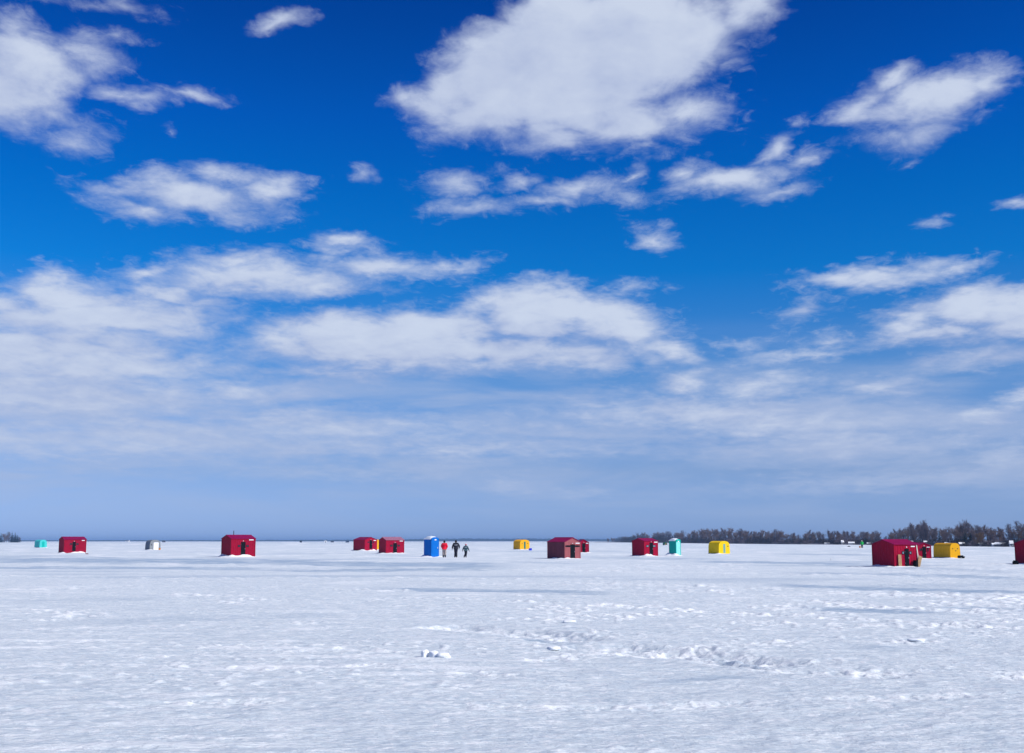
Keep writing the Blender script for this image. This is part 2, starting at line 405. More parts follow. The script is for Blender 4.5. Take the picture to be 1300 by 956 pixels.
class MB:
    def __init__(self):
        self.v, self.f = [], []
    def add(self, vs_, fs_):
        n = len(self.v)
        self.v.extend(tuple(p) for p in vs_)
        self.f.extend(tuple(i + n for i in f) for f in fs_)
        return self
    def box(self, c, s, rot=None):
        hx, hy, hz = s[0] / 2, s[1] / 2, s[2] / 2
        pts = [Vector((x, y, z)) for z in (-hz, hz) for x, y in ((-hx, -hy), (hx, -hy), (hx, hy), (-hx, hy))]
        if rot is not None:
            pts = [rot @ p for p in pts]
        c = Vector(c)
        return self.add([p + c for p in pts], [(3, 2, 1, 0), (4, 5, 6, 7), (0, 1, 5, 4), (1, 2, 6, 5), (2, 3, 7, 6), (3, 0, 4, 7)])
    def prism(self, prof, axis, a, b):
        """closed outline (list of 2D points) pushed from a to b along the axis; 'y' -> (x,z) outline, 'x' -> (y,z), 'z' -> (x,y)"""
        mk = {'y': lambda p, t: (p[0], t, p[1]), 'x': lambda p, t: (t, p[0], p[1]), 'z': lambda p, t: (p[0], p[1], t)}[axis]
        n = len(prof)
        vs_ = [mk(p, a) for p in prof] + [mk(p, b) for p in prof]
        fs_ = [tuple(range(n))[::-1], tuple(range(n, 2 * n))] + [(i, (i + 1) % n, n + (i + 1) % n, n + i) for i in range(n)]
        return self.add(vs_, fs_)
    def tube(self, pts, rad, n=6):
        pts = [Vector(p) for p in pts]
        rings = []
        up = Vector((0.13, 0.97, 0.2))
        for i, p in enumerate(pts):
            t = (pts[min(i + 1, len(pts) - 1)] - pts[max(i - 1, 0)]).normalized()
            u = t.cross(up)
            if u.length < 1e-3: u = t.cross(Vector((1, 0, 0)))
            u.normalize(); w = t.cross(u)
            r = rad[i] if isinstance(rad, (list, tuple)) else rad
            rings.append([p + (u * math.cos(2 * math.pi * k / n) + w * math.sin(2 * math.pi * k / n)) * r for k in range(n)])
        vs_ = [q for r_ in rings for q in r_]
        fs_ = [(i * n + k, i * n + (k + 1) % n, (i + 1) * n + (k + 1) % n, (i + 1) * n + k) for i in range(len(pts) - 1) for k in range(n)]
        fs_ += [tuple(range(n))[::-1], tuple((len(pts) - 1) * n + k for k in range(n))]
        return self.add(vs_, fs_)
    def build(self, name, material, parent=None, smooth=False, bevel=0.0):
        me = bpy.data.meshes.new(name)
        me.from_pydata(self.v, [], self.f)
        bm = bmesh.new(); bm.from_mesh(me)
        bmesh.ops.recalc_face_normals(bm, faces=bm.faces)
        if bevel:
            bmesh.ops.bevel(bm, geom=[e for e in bm.edges if e.is_manifold and e.calc_face_angle(0) > 0.5], offset=bevel, segments=2, affect='EDGES', profile=0.7)
        bm.to_mesh(me); bm.free()
        me.materials.append(material)
        if smooth:
            for p in me.polygons: p.use_smooth = True
        o = bpy.data.objects.new(name, me)
        COL.objects.link(o)
        if parent is not None: o.parent = parent
        return o

def copy_tree(o, parent=None):
    c = o.copy()
    COL.objects.link(c)
    if parent is not None: c.parent = parent
    for ch in o.children:
        copy_tree(ch, c)
    return c

# ------------------------------------------------------------------ the lake: one sheet of snow-covered ice
_perm = np.random.RandomState(11).permutation(1024).astype(np.int32)
_grad = np.random.RandomState(5).uniform(0, 2 * np.pi, 1024)
_gx, _gy = np.cos(_grad).astype(np.float32), np.sin(_grad).astype(np.float32)

def perlin(x, y, seed=0):
    xi = np.floor(x); yi = np.floor(y)
    xf = (x - xi).astype(np.float32); yf = (y - yi).astype(np.float32)
    xi = xi.astype(np.int64) + seed * 131; yi = yi.astype(np.int64) + seed * 57
    u = xf * xf * xf * (xf * (xf * 6 - 15) + 10); v = yf * yf * yf * (yf * (yf * 6 - 15) + 10)
    def g(ix, iy, fx, fy):
        h = _perm[(_perm[ix & 1023] + iy) & 1023]
        return _gx[h] * fx + _gy[h] * fy
    a = g(xi, yi, xf, yf); b = g(xi + 1, yi, xf - 1, yf)
    c = g(xi, yi + 1, xf, yf - 1); d = g(xi + 1, yi + 1, xf - 1, yf - 1)
    return (a + u * (b - a)) * (1 - v) + (c + u * (d - c)) * v

def sstep(x, lo, hi):
    t = np.clip((x - lo) / (hi - lo), 0, 1)
    return t * t * (3 - 2 * t)

def poly_band(x, y, pts, half):
    """how far inside a band about a line each point lies (1 middle .. 0 edge), and the side"""
    best = np.full(x.shape, 9.0, np.float32)
    for (p, q) in zip(pts[:-1], pts[1:]):
        ax, ay = p[0], p[1]; dx, dy = q[0] - ax, q[1] - ay
        L2 = dx * dx + dy * dy + 1e-9
        t = np.clip(((x - ax) * dx + (y - ay) * dy) / L2, 0, 1)
        r = np.hypot(x - ax - t * dx, y - ay - t * dy) / half
        best = np.minimum(best, r)
    return best

def lake():
    def geo(a, b, k): return list(a * np.exp(np.arange(0, math.log(b / a), k)))
    d = np.array([.3] + geo(.6, 7.5, .05) + geo(7.5, 42, .0021) + geo(42, 95, .0032) + geo(95, 250, .006) + geo(250, 7000, .025) + [7200.0])
    fine = np.arange(-27, 27.001, .045)
    side = np.arange(27.3, 45, .3)
    back = np.arange(46, 314, 2.0)
    ang = np.radians(np.concatenate([-side[::-1], fine, side, back]))
    nr, na = len(d), len(ang)
    A, Dd = np.meshgrid(ang, d)
    x = (Dd * np.sin(A)).astype(np.float32).ravel(); y = (Dd * np.cos(A)).astype(np.float32).ravel()
    dd = Dd.astype(np.float32).ravel()
    row = np.gradient(d)
    colw = np.gradient(ang)
    rs = np.repeat(row, na).astype(np.float32)
    cs = (np.abs(np.tile(colw, nr)) * dd).astype(np.float32)
    def fade(lx, ly):            # drop what the mesh is too coarse to carry
        return np.clip(lx / (2.2 * cs) - .5, 0, 1) * np.clip(ly / (2.2 * rs) - .5, 0, 1)
    z = np.zeros_like(x)
    z += .050 * perlin(x / 9, y / 7, 1) * fade(9, 7)
    z += .030 * perlin(x / 3.1, y / 1.7, 2) * fade(3.1, 1.7)
    s = perlin(x / 1.15 + .5 * perlin(x / 3, y / 3, 9), y / .42, 3)
    z += .022 * (1 - np.abs(s) * 2.2) * fade(1.15, .42)
    z += .012 * perlin(x / .34, y / .19, 4) * fade(.34, .19)
    z += .007 * perlin(x / .13, y / .09, 5) * fade(.13, .09)
    # scattered crumbs of snow
    patch = sstep(perlin(x / 6.5, y / 3.5, 6) + .5 * perlin(x / 1.7, y / .9, 16), .02, .40)
    crumb = np.maximum(perlin(x / .24, y / .17, 7) - .18, 0) * 2.2
    z += .034 * crumb * patch * fade(.24, .17)
    fresh = sstep(crumb, .15, .6) * patch * .7
    streak = perlin(x / 2.6 + .8 * perlin(x / 2, y / 1, 31), y / .55, 8)
    spatch = sstep(perlin(x / 12, y / 7, 18), -.15, .35)
    st = sstep(streak, .20, .42) * spatch
    fresh = np.maximum(fresh, .75 * st)
    z += .018 * st * fade(2.0, .5)

    # broken snow thrown up along tracks (line on the photo, half width in metres, height of the lumps, cut depth)
    sl = np.clip(dd / 24, 1, 6)
    xl = x / sl; yl = np.where(y > 24, 24 + 24 * np.log(np.maximum(y, 24) / 24), y)
    tracks = [
        ([(575, 797), (660, 803), (715, 812), (790, 824), (880, 832), (960, 842)], 1.0, .10, .10),
        ([(640, 765), (760, 768), (850, 774), (1000, 783), (1130, 791), (1320, 801)], .75, .13, .03),
        ([(-20, 749), (60, 749), (150, 745)], 1.5, .13, .03),
        ([(-20, 731), (120, 733), (290, 734), (450, 733), (640, 736)], 2.2, .11, .02),
        ([(160, 739), (240, 738), (330, 736)], 1.2, .10, .02),
        ([(640, 742), (780, 742), (980, 748), (1320, 757)], 2.0, .10, .02),
        ([(840, 829), (900, 822), (985, 817), (1060, 818), (1180, 815)], .45, .09, .01),
        ([(880, 828), (960, 842), (1040, 852), (1180, 860), (1330, 858)], .9, .09, .05),
        ([(1130, 757), (1200, 758), (1320, 764)], 1.2, .13, .03),
        ([(1030, 763), (1120, 772), (1320, 782)], .9, .10, .04),
        ([(500, 722), (700, 724), (900, 727), (1320, 735)], 2.5, .09, .02),
        ([(-20, 802), (90, 798), (230, 795)], .35, .05, .01),
        ([(180, 835), (300, 831), (450, 826), (620, 830)], .30, .06, .01),
        ([(-20, 852), (100, 848), (260, 846)], .30, .05, .01),
        ([(340, 852), (480, 846), (640, 858)], .40, .06, .02),
        ([(690, 838), (760, 829), (800, 826)], .45, .08, .02),
        ([(-20, 905), (300, 893), (700, 900), (1320, 885)], .35, .05, .03),
        ([(1090, 722), (1190, 722), (1320, 724)], 3.0, .10, .02),
        ([(690, 722), (760, 722)], 2.0, .07, .05),
    ]
    for k, (line, half, amp, cut) in enumerate(tracks):
        pts = [ground(*p) for p in line]
        u = poly_band(x, y, pts, half)
        band = sstep(u, 1.15, .25)
        if not band.any(): continue
        edge = sstep(perlin(x / 1.6, y / 1.1, 40 + k), -.45, .15)
        lump = np.maximum(perlin(xl / .24, yl / .20, 60 + k) + .03, 0) * fade(.24 * sl, .20 * sl) + .8 * np.maximum(perlin(xl / .115, yl / .10, 80 + k), 0) * fade(.115 * sl, .10 * sl)
        z += amp * .8 * lump * sl ** .75 * band * edge - cut * sstep(u, .8, .35) * edge
        fresh = np.maximum(fresh, band * edge * sstep(lump, .10, .34) * .85)
    # rough, trampled stretches between the tracks
    qz = x / np.maximum(y, 3.0); dz = np.where(y > 3, F * CAM_H / np.maximum(y, 3.0), 900.0)
    rough = sstep(perlin(qz * 7, dz / 13, 36) + .7 * perlin(qz * 20, dz / 5, 37) + .22 * np.clip(qz * 3, -.6, 1), .05, .42) * sstep(dd, 17, 26) * sstep(dd, 140, 100)
    crumb2 = np.maximum(perlin(xl / .20, yl / .17, 38) - .06, 0) * fade(.20 * sl, .17 * sl)
    z += .08 * sl ** .75 * crumb2 * rough
    fresh = np.maximum(fresh, rough * sstep(crumb2, .06, .26) * .9)
    # bare wind-swept ice, plus blue shade painted on the centre track (line on the photo, half height in photo pixels there)
    ice = np.zeros_like(x)
    bands = [
        ([(-20, 711), (150, 712), (330, 713), (480, 717), (640, 718)], 3.6, .95), ([(-20, 721.5), (160, 721), (330, 722)], 1.6, .9),
        ([(330, 724.5), (480, 724), (640, 722)], 1.8, .85), ([(480, 748), (600, 750), (700, 752), (770, 753)], 2.0, .95),
        ([(740, 707.5), (830, 709), (920, 710)], 1.5, .6), ([(880, 713), (980, 714.5), (1110, 717)], 1.7, .9), ([(980, 743), (1130, 748), (1320, 753)], 2.2, .95),
        ([(1020, 772), (1100, 776), (1200, 779)], 2.6, .95), ([(640, 806), (680, 811), (730, 818)], 2.6, .8), ([(900, 832), (940, 838), (990, 846)], 1.6, .7), ([(1180, 771), (1320, 776)], 1.4, .8), ([(990, 703.5), (1110, 705)], 1.3, .7), ([(1080, 716), (1290, 728)], 2.2, .45),  # the centre-track band colours in the track's blue shade
        ([(600, 700), (760, 700), (820, 701)], .9, .45), ([(330, 703), (440, 703)], 1.2, .35), ([(200, 700), (270, 701)], 1.0, .35), ([(640, 713), (740, 716)], 1.4, .45),
        ([(1000, 727), (1110, 729), (1320, 735)], 1.8, .7), ([(470, 704), (540, 706)], 1.0, .4), ([(1080, 822), (1160, 824)], 3.0, .5), ([(820, 868), (960, 858)], 4.0, .55),
        ([(-20, 765), (200, 760)], 2.5, .3), ([(100, 790), (420, 782)], 3.0, .3), ([(760, 736), (900, 736)], 1.6, .4), ([(-20, 706.5), (90, 706)], 1.6, .5),
    ]
    depx = np.where(y > 3, F * CAM_H / np.maximum(y, 3.0), 900.0)     # photo rows below the horizon, for the width only
    qs = x / np.maximum(y, 3.0)
    rag = .35 * perlin(x / 5, y / 3, 21) + .45 * perlin(qs * 22, depx / 1.6, 22) + .40 * perlin(qs * 60, depx / .8, 23)
    for line, hp, amt in bands:
        pts = [ground(*p) for p in line]
        px_ = np.array([p[0] for p in pts]); py_ = np.array([p[1] for p in pts])
        # bands run across the lake: compare distance along the view for the same bearing
        br = np.array([p[0] / p[1] for p in pts]); dep = np.array([F * CAM_H / p[1] for p in pts])
        q = np.where(y > 3, x / np.maximum(y, 3.0), 9.0)
        mid = np.interp(q, br, dep)
        inr = sstep(q, br[0] - .02, br[0] + .03) * sstep(q, br[-1] + .02, br[-1] - .03)
        v = np.abs(depx - mid) / hp
        ice = np.maximum(ice, amt * inr * sstep(v + rag * 1.5, 1.3, .45))
    brk = sstep(perlin(qs * 30, depx / 1.0, 33) + .6 * perlin(qs * 85, depx / .55, 34), .0, .32)
    ice *= 1 - .55 * brk
    gen = sstep(perlin(x / 40, y / 22, 25) + .5 * perlin(x / 11, y / 5, 26), .28, .5) * .42 * sstep(dd, 25, 60)
    ice = np.maximum(ice, gen)
    farst = sstep(perlin(qs * 30, depx / .9, 27) + .6 * perlin(qs * 90, depx / .5, 28), .12, .5) * sstep(dd, 40, 110)
    fresh = np.maximum(fresh, .8 * farst)
    z *= (1 - .75 * ice)
    fresh *= (1 - .9 * ice)
    co = np.empty((nr * na + 1, 3), np.float32)
    co[:-1, 0] = x; co[:-1, 1] = y; co[:-1, 2] = z
    co[-1] = (0, 0, 0)
    i = np.arange(nr - 1)[:, None] * na; j = np.arange(na)[None, :]; j2 = (j + 1) % na
    quads = np.stack([i + j, i + j2, i + na + j2, i + na + j], -1).reshape(-1, 4)[:, ::-1].astype(np.int32)
    jj = np.arange(na)
    tris = np.stack([np.full(na, nr * na), (jj + 1) % na, jj], -1)[:, ::-1].astype(np.int32)
    me = bpy.data.meshes.new("snowy_lake")
    nq, ntr = len(quads), len(tris)
    me.vertices.add(len(co)); me.vertices.foreach_set('co', co.ravel())
    me.loops.add(nq * 4 + ntr * 3); me.loops.foreach_set('vertex_index', np.concatenate([quads.ravel(), tris.ravel()]))
    me.polygons.add(nq + ntr)
    me.polygons.foreach_set('loop_start', np.concatenate([np.arange(nq) * 4, nq * 4 + np.arange(ntr) * 3]).astype(np.int32))
    me.update(calc_edges=True)
    for nm, arr in (('ice', ice), ('fresh', fresh)):
        at = me.attributes.new(nm, 'FLOAT', 'POINT')
        at.data.foreach_set('value', np.append(arr, 0).astype(np.float32))
    me.shade_smooth()
    me.materials.append(M_SNOW)
    if me.polygons[0].normal.z < 0: me.flip_normals()
    o = bpy.data.objects.new("snowy_lake", me)
    COL.objects.link(o)
    tag(o, "snow covered frozen lake with bare ice strips and churned tracks", kind='structure')
lake()

def drift(center, yaw, a, b, h=.16, wid=.5, seed=0, only=None):
    """snow banked up against the foot of a hut"""
    ex, ey = a / 2 + wid * 2.6, b / 2 + wid * 2.6
    n = 34
    vs_, fs_ = [], []
    for i in range(n + 1):
        for j in range(n + 1):
            X = -ex + 2 * ex * i / n; Y = -ey + 2 * ey * j / n
            dx = max(abs(X) - a / 2, 0); dy = max(abs(Y) - b / 2, 0)
            ds = math.hypot(dx, dy)
            nz = mnoise.fractal(Vector((X * 1.5 + seed * 7.3, Y * 1.5, seed)), 1.0, 2.0, 4)
            nb = mnoise.noise(Vector((X * .8 + seed * 3.1, Y * .8 + 9, 1.7 + seed)))
            zz = h * math.exp(-(ds / wid) ** 1.6) * max(.12, .75 + 1.3 * nb) * (1 + .5 * nz) + .035 * nz * math.exp(-(ds / (wid * 1.7)) ** 2)
            edge = min(1, min(ex - abs(X), ey - abs(Y)) / (wid * .8))
            zz = zz * edge - .06 * (1 - edge) - .015
            vs_.append((X, Y, zz))
    for i in range(n):
        for j in range(n):
            k = i * (n + 1) + j
            fs_.append((k, k + n + 1, k + n + 2, k + 1))
    o = MB().add(vs_, fs_).build("snow_bank", M_DRIFT, None, smooth=True)
    o.location = (center[0], center[1], 0); o.rotation_euler = (0, 0, yaw)
    tag(o, kind='structure')
    return o

# ------------------------------------------------------------------ huts
def placed(xc, yb, rel, a, b):
    """front-left foot corner at a photo place; rel = turn away from facing the camera. Returns centre, yaw"""
    c = ground(xc, yb)
    phi = math.atan2(c.x, c.y)
    yaw = -phi + R(rel)
    m = Matrix.Rotation(yaw, 3, 'Z')
    return c + m @ Vector((a / 2, b / 2, 0)), yaw

def ribbed(mb, p0, p1, top, z0, pitch=.22, out=.014):
    """a wall of vertical ribbed boards from p0 to p1 (left to right seen from outside); top(t) gives the height"""
    p0, p1 = Vector(p0), Vector(p1)
    L = (p1 - p0).length
    t = (p1 - p0) / L
    nrm = Vector((t.y, -t.x, 0))
    n = max(3, round(L / pitch)); w = L / n
    xs = [0.0]; ds = [0.0]
    for k in range(n):
        xs += [(k + .34) * w, (k + .42) * w, (k + .58) * w, (k + .66) * w]; ds += [0, out, out, 0]
    xs.append(L); ds.append(0)
    extra = [x_ for x_ in (L / 2,) if all(abs(x_ - q) > 1e-4 for q in xs)]
    for e in extra:
        k = next(i for i in range(len(xs)) if xs[i] > e)
        f = (e - xs[k - 1]) / (xs[k] - xs[k - 1]); ds.insert(k, ds[k - 1] + f * (ds[k] - ds[k - 1])); xs.insert(k, e)
    vs_, fs_ = [], []
    for x_, d_ in zip(xs, ds):
        p = p0 + t * x_ + nrm * d_
        vs_ += [(p.x, p.y, z0), (p.x, p.y, top(x_ / L))]
    m = len(xs)
    for k in range(m - 1):
        fs_.append((2 * k, 2 * k + 2, 2 * k + 3, 2 * k + 1))
    # inner skin so the wall has thickness
    base = len(vs_)
    for x_ in (0.0, L / 2, L):
        p = p0 + t * x_ - nrm * .035
        vs_ += [(p.x, p.y, z0), (p.x, p.y, top(x_ / L))]
    fs_ += [(base + 2, base, base + 1, base + 3), (base + 4, base + 2, base + 3, base + 5)]
    fs_ += [(0, 1, base + 1, base), (2 * m - 1, 2 * m - 2, base + 4, base + 5)]
    mb.add(vs_, fs_)

def hut(xc, yb, rel, a, b, eave, ridge, ridge_axis, wall_m, roof_m, label, door=(.5, .42, .80, .12), wins=((-.42, .20, .14), (.42, .20, .14)), win_z=1.1,
        sign=(.78, .30, .07), chimney=None, win_m=None, dr=.15, seed=1, group=None, drift_h=.16, side_trim=True, bank=True, dark_band=False, side_m=None):
    c, yaw = placed(xc, yb, rel, a, b)
    root = empty("ice_fishing_hut", c, yaw, label, "hut", group or "ice fishing huts on the lake")
    z0 = -.12
    hx, hy = a / 2, b / 2
    flat = lambda t: eave
    gab = lambda t: eave + (ridge - eave) * (1 - abs(2 * t - 1))
    fx, fy = (flat, gab) if ridge_axis == 'x' else (gab, flat)    # front/back tops, side tops
    for p0, p1, top in (((-hx, -hy, 0), (hx, -hy, 0), fx), ((hx, hy, 0), (-hx, hy, 0), fx), ((-hx, hy, 0), (-hx, -hy, 0), fy), ((hx, -hy, 0), (hx, hy, 0), fy)):
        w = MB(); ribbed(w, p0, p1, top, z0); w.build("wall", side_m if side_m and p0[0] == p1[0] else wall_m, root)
    # roof: two slopes of sheet with a small overhang
    r = MB(); ov = .07; th = .035
    if ridge_axis == 'x':
        L, half = hx + ov, hy
    else:
        L, half = hy + ov, hx
    sl = (ridge - eave) / half
    e = half + ov
    prof = [(-e, eave - sl * ov + .006), (0, ridge + .006), (e, eave - sl * ov + .006), (e, eave - sl * ov + th + .006), (0, ridge + th + .012), (-e, eave - sl * ov + th + .006)]
    r.prism(prof, 'x' if ridge_axis == 'x' else 'y', -L, L)
    ro = r.build("roof", roof_m, root)
    # ribs of the roof sheets and the ridge cap
    cap = MB()
    cap.prism([(-.09, ridge + th - sl * .09 + .010), (0, ridge + th + .016), (.09, ridge + th - sl * .09 + .010), (.09, ridge + th - sl * .09 + .026), (0, ridge + th + .034), (-.09, ridge + th - sl * .09 + .026)], 'x' if ridge_axis == 'x' else 'y', -L - .01, L + .01)
    cap.build("ridge_cap", roof_m, ro)
    if chimney:
        ch = MB(); cxp, cyp, ht = chimney
        ch.tube([(cxp, cyp, ridge - .15), (cxp, cyp, ridge + ht)], .05, 8)
        ch.tube([(cxp, cyp, ridge + ht + .02), (cxp, cyp, ridge + ht + .06)], .075, 8)
        ch.tube([(cxp, cyp, ridge + ht), (cxp, cyp, ridge + ht + .03)], .02, 6)
        ch.build("chimney", M_STEEL, ro)
    # corner posts
    if side_trim:
        for sx, sy in ((-1, -1), (1, -1), (-1, 1), (1, 1)):
            MB().box((sx * (hx + .004), sy * (hy + .004), (eave + z0) / 2 - .01), (.06, .06, eave - z0 - .03)).build("corner_post", wall_m, root)
    # door
    fr, dw, dh, zb = door                      # where along the front, width, height, foot
    dx = -hx + a * fr
    dh_ = dh
    d = MB().box((dx, -hy - .022, zb + dh_ / 2), (dw, .035, dh_)).build("door", M_BLACK, root, bevel=.006)
    MB().box((dx + dw * .36, -hy - .055, zb + dh_ * .48), (.025, .03, .11)).build("handle", M_METAL, d)
    for zz in (.18, .82):
        MB().box((dx - dw / 2 - .012, -hy - .040, zb + dh_ * zz), (.05, .014, .06)).build("hinge", M_STEEL, d)
    if dark_band:
        MB().box((dx, -hy - .014, win_z), (a * .93, .026, .12)).build("dark_board", M_BLACK, root)
    for (ox, ww, wh) in wins:
        f = MB()
        wx = dx + ox
        f.box((wx, -hy - .018, win_z + wh / 2 + .015), (ww + .06, .03, .03)).box((wx, -hy - .018, win_z - wh / 2 - .015), (ww + .06, .03, .03))
        f.box((wx - ww / 2 - .015, -hy - .018, win_z), (.03, .028, wh)).box((wx + ww / 2 + .015, -hy - .018, win_z), (.03, .028, wh))
        fo = f.build("window", M_BLACK if not dark_band else M_BLACK, root)
        MB().box((wx, -hy - .016, win_z), (ww, .012, wh)).build("pane", win_m or M_GLASS, fo)
    if sign:
        sf, sw, sh = sign
        MB().box((-hx + a * sf, -hy - .022, eave - .13), (sw, .016, sh)).build("sign_plate", M_WHITE, root, bevel=.003)
        MB().box((dx, -hy - .022, zb + dh_ + .10), (.07, .014, .06)).build("number_plate", M_WHITE, root, bevel=.003)
    # skids the hut is towed on
    for s in (-1, 1):
        MB().prism([(-hx - .10, .02), (-hx + .02, -.07), (hx - .02, -.07), (hx + .10, .02), (hx + .10, .07), (-hx - .10, .07)], 'y', s * hy * .72 - .04, s * hy * .72 + .04).build("skid", M_WOOD, root)
    if bank:
        drift(c, yaw, a, b, drift_h, .42, seed)
    return root, c, yaw

HG = "red ice fishing huts on the lake"
hut(81, 702.3, 17, 3.0, 2.3, 1.88, 2.22, 'x', M_RED, M_ROOF_RED, "red ice hut farthest left, between the aqua tent and the grey shelter", door=(.45, .46, 1.28, .28), wins=((-.45, .20, .16), (.45, .20, .16)), win_z=1.25, sign=(.86, .42, .09), seed=1, group=HG, drift_h=.22)
hut(293, 707.3, 27, 2.80, 2.15, 1.93, 2.28, 'x', M_RED, M_ROOF_RED, "red ice hut with a stovepipe on its roof", door=(.5, .52, 1.42, .17), wins=((-.50, .22, .15), (.50, .22, .15)), win_z=1.16, sign=(.83, .52, .09), chimney=(-.55, .1, .42), seed=2, group=HG, drift_h=.2)
hut(463, 699.2, 42, 2.8, 2.9, 1.90, 2.30, 'y', M_RED2, M_ROOF_RED, "red gable fronted ice hut just left of a sliver of yellow hut", door=(.5, .62, 1.5, .32), wins=((-.6, .25, .16), (.6, .25, .16)), win_z=1.45, sign=(.82, .55, .12), seed=3, group=HG, drift_h=.3)
hut(490, 702.7, 25, 2.68, 2.25, 1.80, 2.17, 'x', M_RED2, M_ROOF_DULL, "red ice hut with frosted dull roof, left of the blue toilet", door=(.5, .55, 1.36, .03), wins=((-.55, .24, .17), (.55, .24, .17)), win_z=1.06, sign=(.84, .5, .09), seed=4, group=HG, drift_h=.12)
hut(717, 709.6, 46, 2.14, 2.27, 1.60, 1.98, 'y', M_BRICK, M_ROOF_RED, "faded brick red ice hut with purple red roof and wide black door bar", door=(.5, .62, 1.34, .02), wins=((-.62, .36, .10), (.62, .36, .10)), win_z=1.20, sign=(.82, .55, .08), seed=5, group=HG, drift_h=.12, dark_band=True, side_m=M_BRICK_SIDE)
hut(735, 701.9, 14, 1.45, 2.2, 1.48, 1.86, 'y', M_RED2, M_ROOF_RED, "bright red ice hut half hidden behind the faded brick red hut", door=(.5, .46, 1.30, .05), wins=(), sign=(.84, .36, .10), seed=6, group=HG, drift_h=.12)
hut(818, 706.3, 40, 1.95, 2.04, 1.68, 1.93, 'x', M_RED2, M_ROOF_RED, "red ice hut on white snow drifts left of the teal toilet", door=(.52, .50, 1.34, .16), wins=((-.55, .30, .16), (.42, .34, .16)), win_z=1.12, sign=(.86, .5, .10), win_m=M_GREYGLASS, seed=7, group=HG, drift_h=.26)
big, big_c, big_yaw = hut(1136, 719.8, 40, 1.96, 2.16, 1.46, 1.74, 'x', M_RED2, M_ROOF_RED, "big red ice hut with plywood boards leaning on its front", door=(.52, .32, 1.16, .03), wins=((-.30, .13, .14), (.30, .13, .14)), win_z=.92, sign=(.78, .32, .07), win_m=M_GREYGLASS, seed=8, group=HG, drift_h=.13)
hut(1165.5, 709.8, 24, 1.28, 2.0, 1.24, 1.50, 'y', M_RED2, M_ROOF_RED, "smaller red ice hut tucked behind the right side of the big red hut", door=(.5, .36, 1.10, .04), wins=((-.34, .12, .14), (.36, .05, .28)), win_z=.88, sign=(.80, .30, .07), seed=9, group=HG, drift_h=.1)
hut(1322, 716.8, 40, 2.0, 2.66, 1.50, 1.84, 'x', M_RED, M_ROOF_RED, "dark red ice hut cut by the right edge of the photo", seed=10, group=HG, drift_h=.1)

# ------------------------------------------------------------------ curved fishing shelters (barrel or gambrel section, long side on the left)
def arch(a, h, wall, n=9, flat=.3):
    """outline of the end wall: straight wall, rounded shoulder, nearly flat top"""
    pts = [(-a / 2, -.1), (-a / 2 + .03, wall)]
    for k in range(1, n):
        t = math.pi - math.pi * k / n
        cx_, sx_ = math.cos(t), math.sin(t)
        pts.append((math.copysign(abs(cx_) ** .85, cx_) * (a / 2 - .03), wall + (h - wall) * sx_ ** (1 - flat)))
    pts += [(a / 2 - .03, wall), (a / 2, -.1)]
    return pts

def shelter(xc, yb, rel, a, b, h, wallf, m_shell, m_front, label, name="pop_up_shelter", door=None, ports=(), port_r=.07, seed=0, cat="shelter", group="yellow fishing shelters on the ice", ribs=7, m_roof=None, n=9):
    c, yaw = placed(xc, yb, rel, a, b)
    root = empty(name, c, yaw, label, cat, group)
    prof = arch(a, h, h * wallf, n)
    sh = MB()
    # skin with slight ribs where the poles press
    steps = ribs * 4
    m = len(prof)
    for i in range(steps + 1):
        y_ = -b / 2 + .01 + (b - .02) * i / steps
        s = 1.0 + (.012 if i % 4 == 0 else -.004 if i % 4 == 2 else 0)
        sh.v += [(px_ * s, y_, pz_ * s if pz_ > 0 else pz_) for px_, pz_ in prof]
    for i in range(steps):
        for k in range(m - 1):
            sh.f.append((i * m + k, i * m + k + 1, (i + 1) * m + k + 1, (i + 1) * m + k))
    sh.build("shell", m_shell, root, smooth=False)
    fr = MB().prism(prof, 'y', -b / 2 - .02, -b / 2 + .012)
    fo = fr.build("front_panel", m_front, root)
    MB().prism(prof, 'y', b / 2 - .012, b / 2 + .02).build("back_panel", m_front, root)
    # pole hem round the front edge
    hem = MB().tube([(p[0] * 1.005, -b / 2 - .01, p[1]) for p in prof], .018, 6)
    hem.build("pole", m_front, root)
    if door:
        dx, dw, z0, z1, dm = door
        d = MB().prism([(dx - dw / 2, z0), (dx + dw / 2, z0), (dx + dw / 2, z1 - .06), (dx + dw / 4, z1), (dx - dw / 4, z1), (dx - dw / 2, z1 - .06)], 'y', -b / 2 - .036, -b / 2 - .018)
        do = d.build("door", dm, root)
        MB().tube([(dx, -b / 2 - .04, z0 + .05), (dx, -b / 2 - .04, z1 - .08)], .008, 5).build("zip", M_STEEL, do)
    for (ox, oz) in ports:
        w = MB().prism([(ox + port_r * math.cos(2 * math.pi * k / 12), oz + port_r * 1.15 * math.sin(2 * math.pi * k / 12)) for k in range(12)], 'y', -b / 2 - .032, -b / 2 - .019)
        w.build("window", M_GLASS, root)
    for s in (-1, 1):
        MB().box((s * (a / 2 - .02), 0, .02), (.07, b + .06, .10)).build("skid", M_STEEL, root)
    drift(c, yaw, a, b, .07, .3, 30 + seed)
    return root, c, yaw

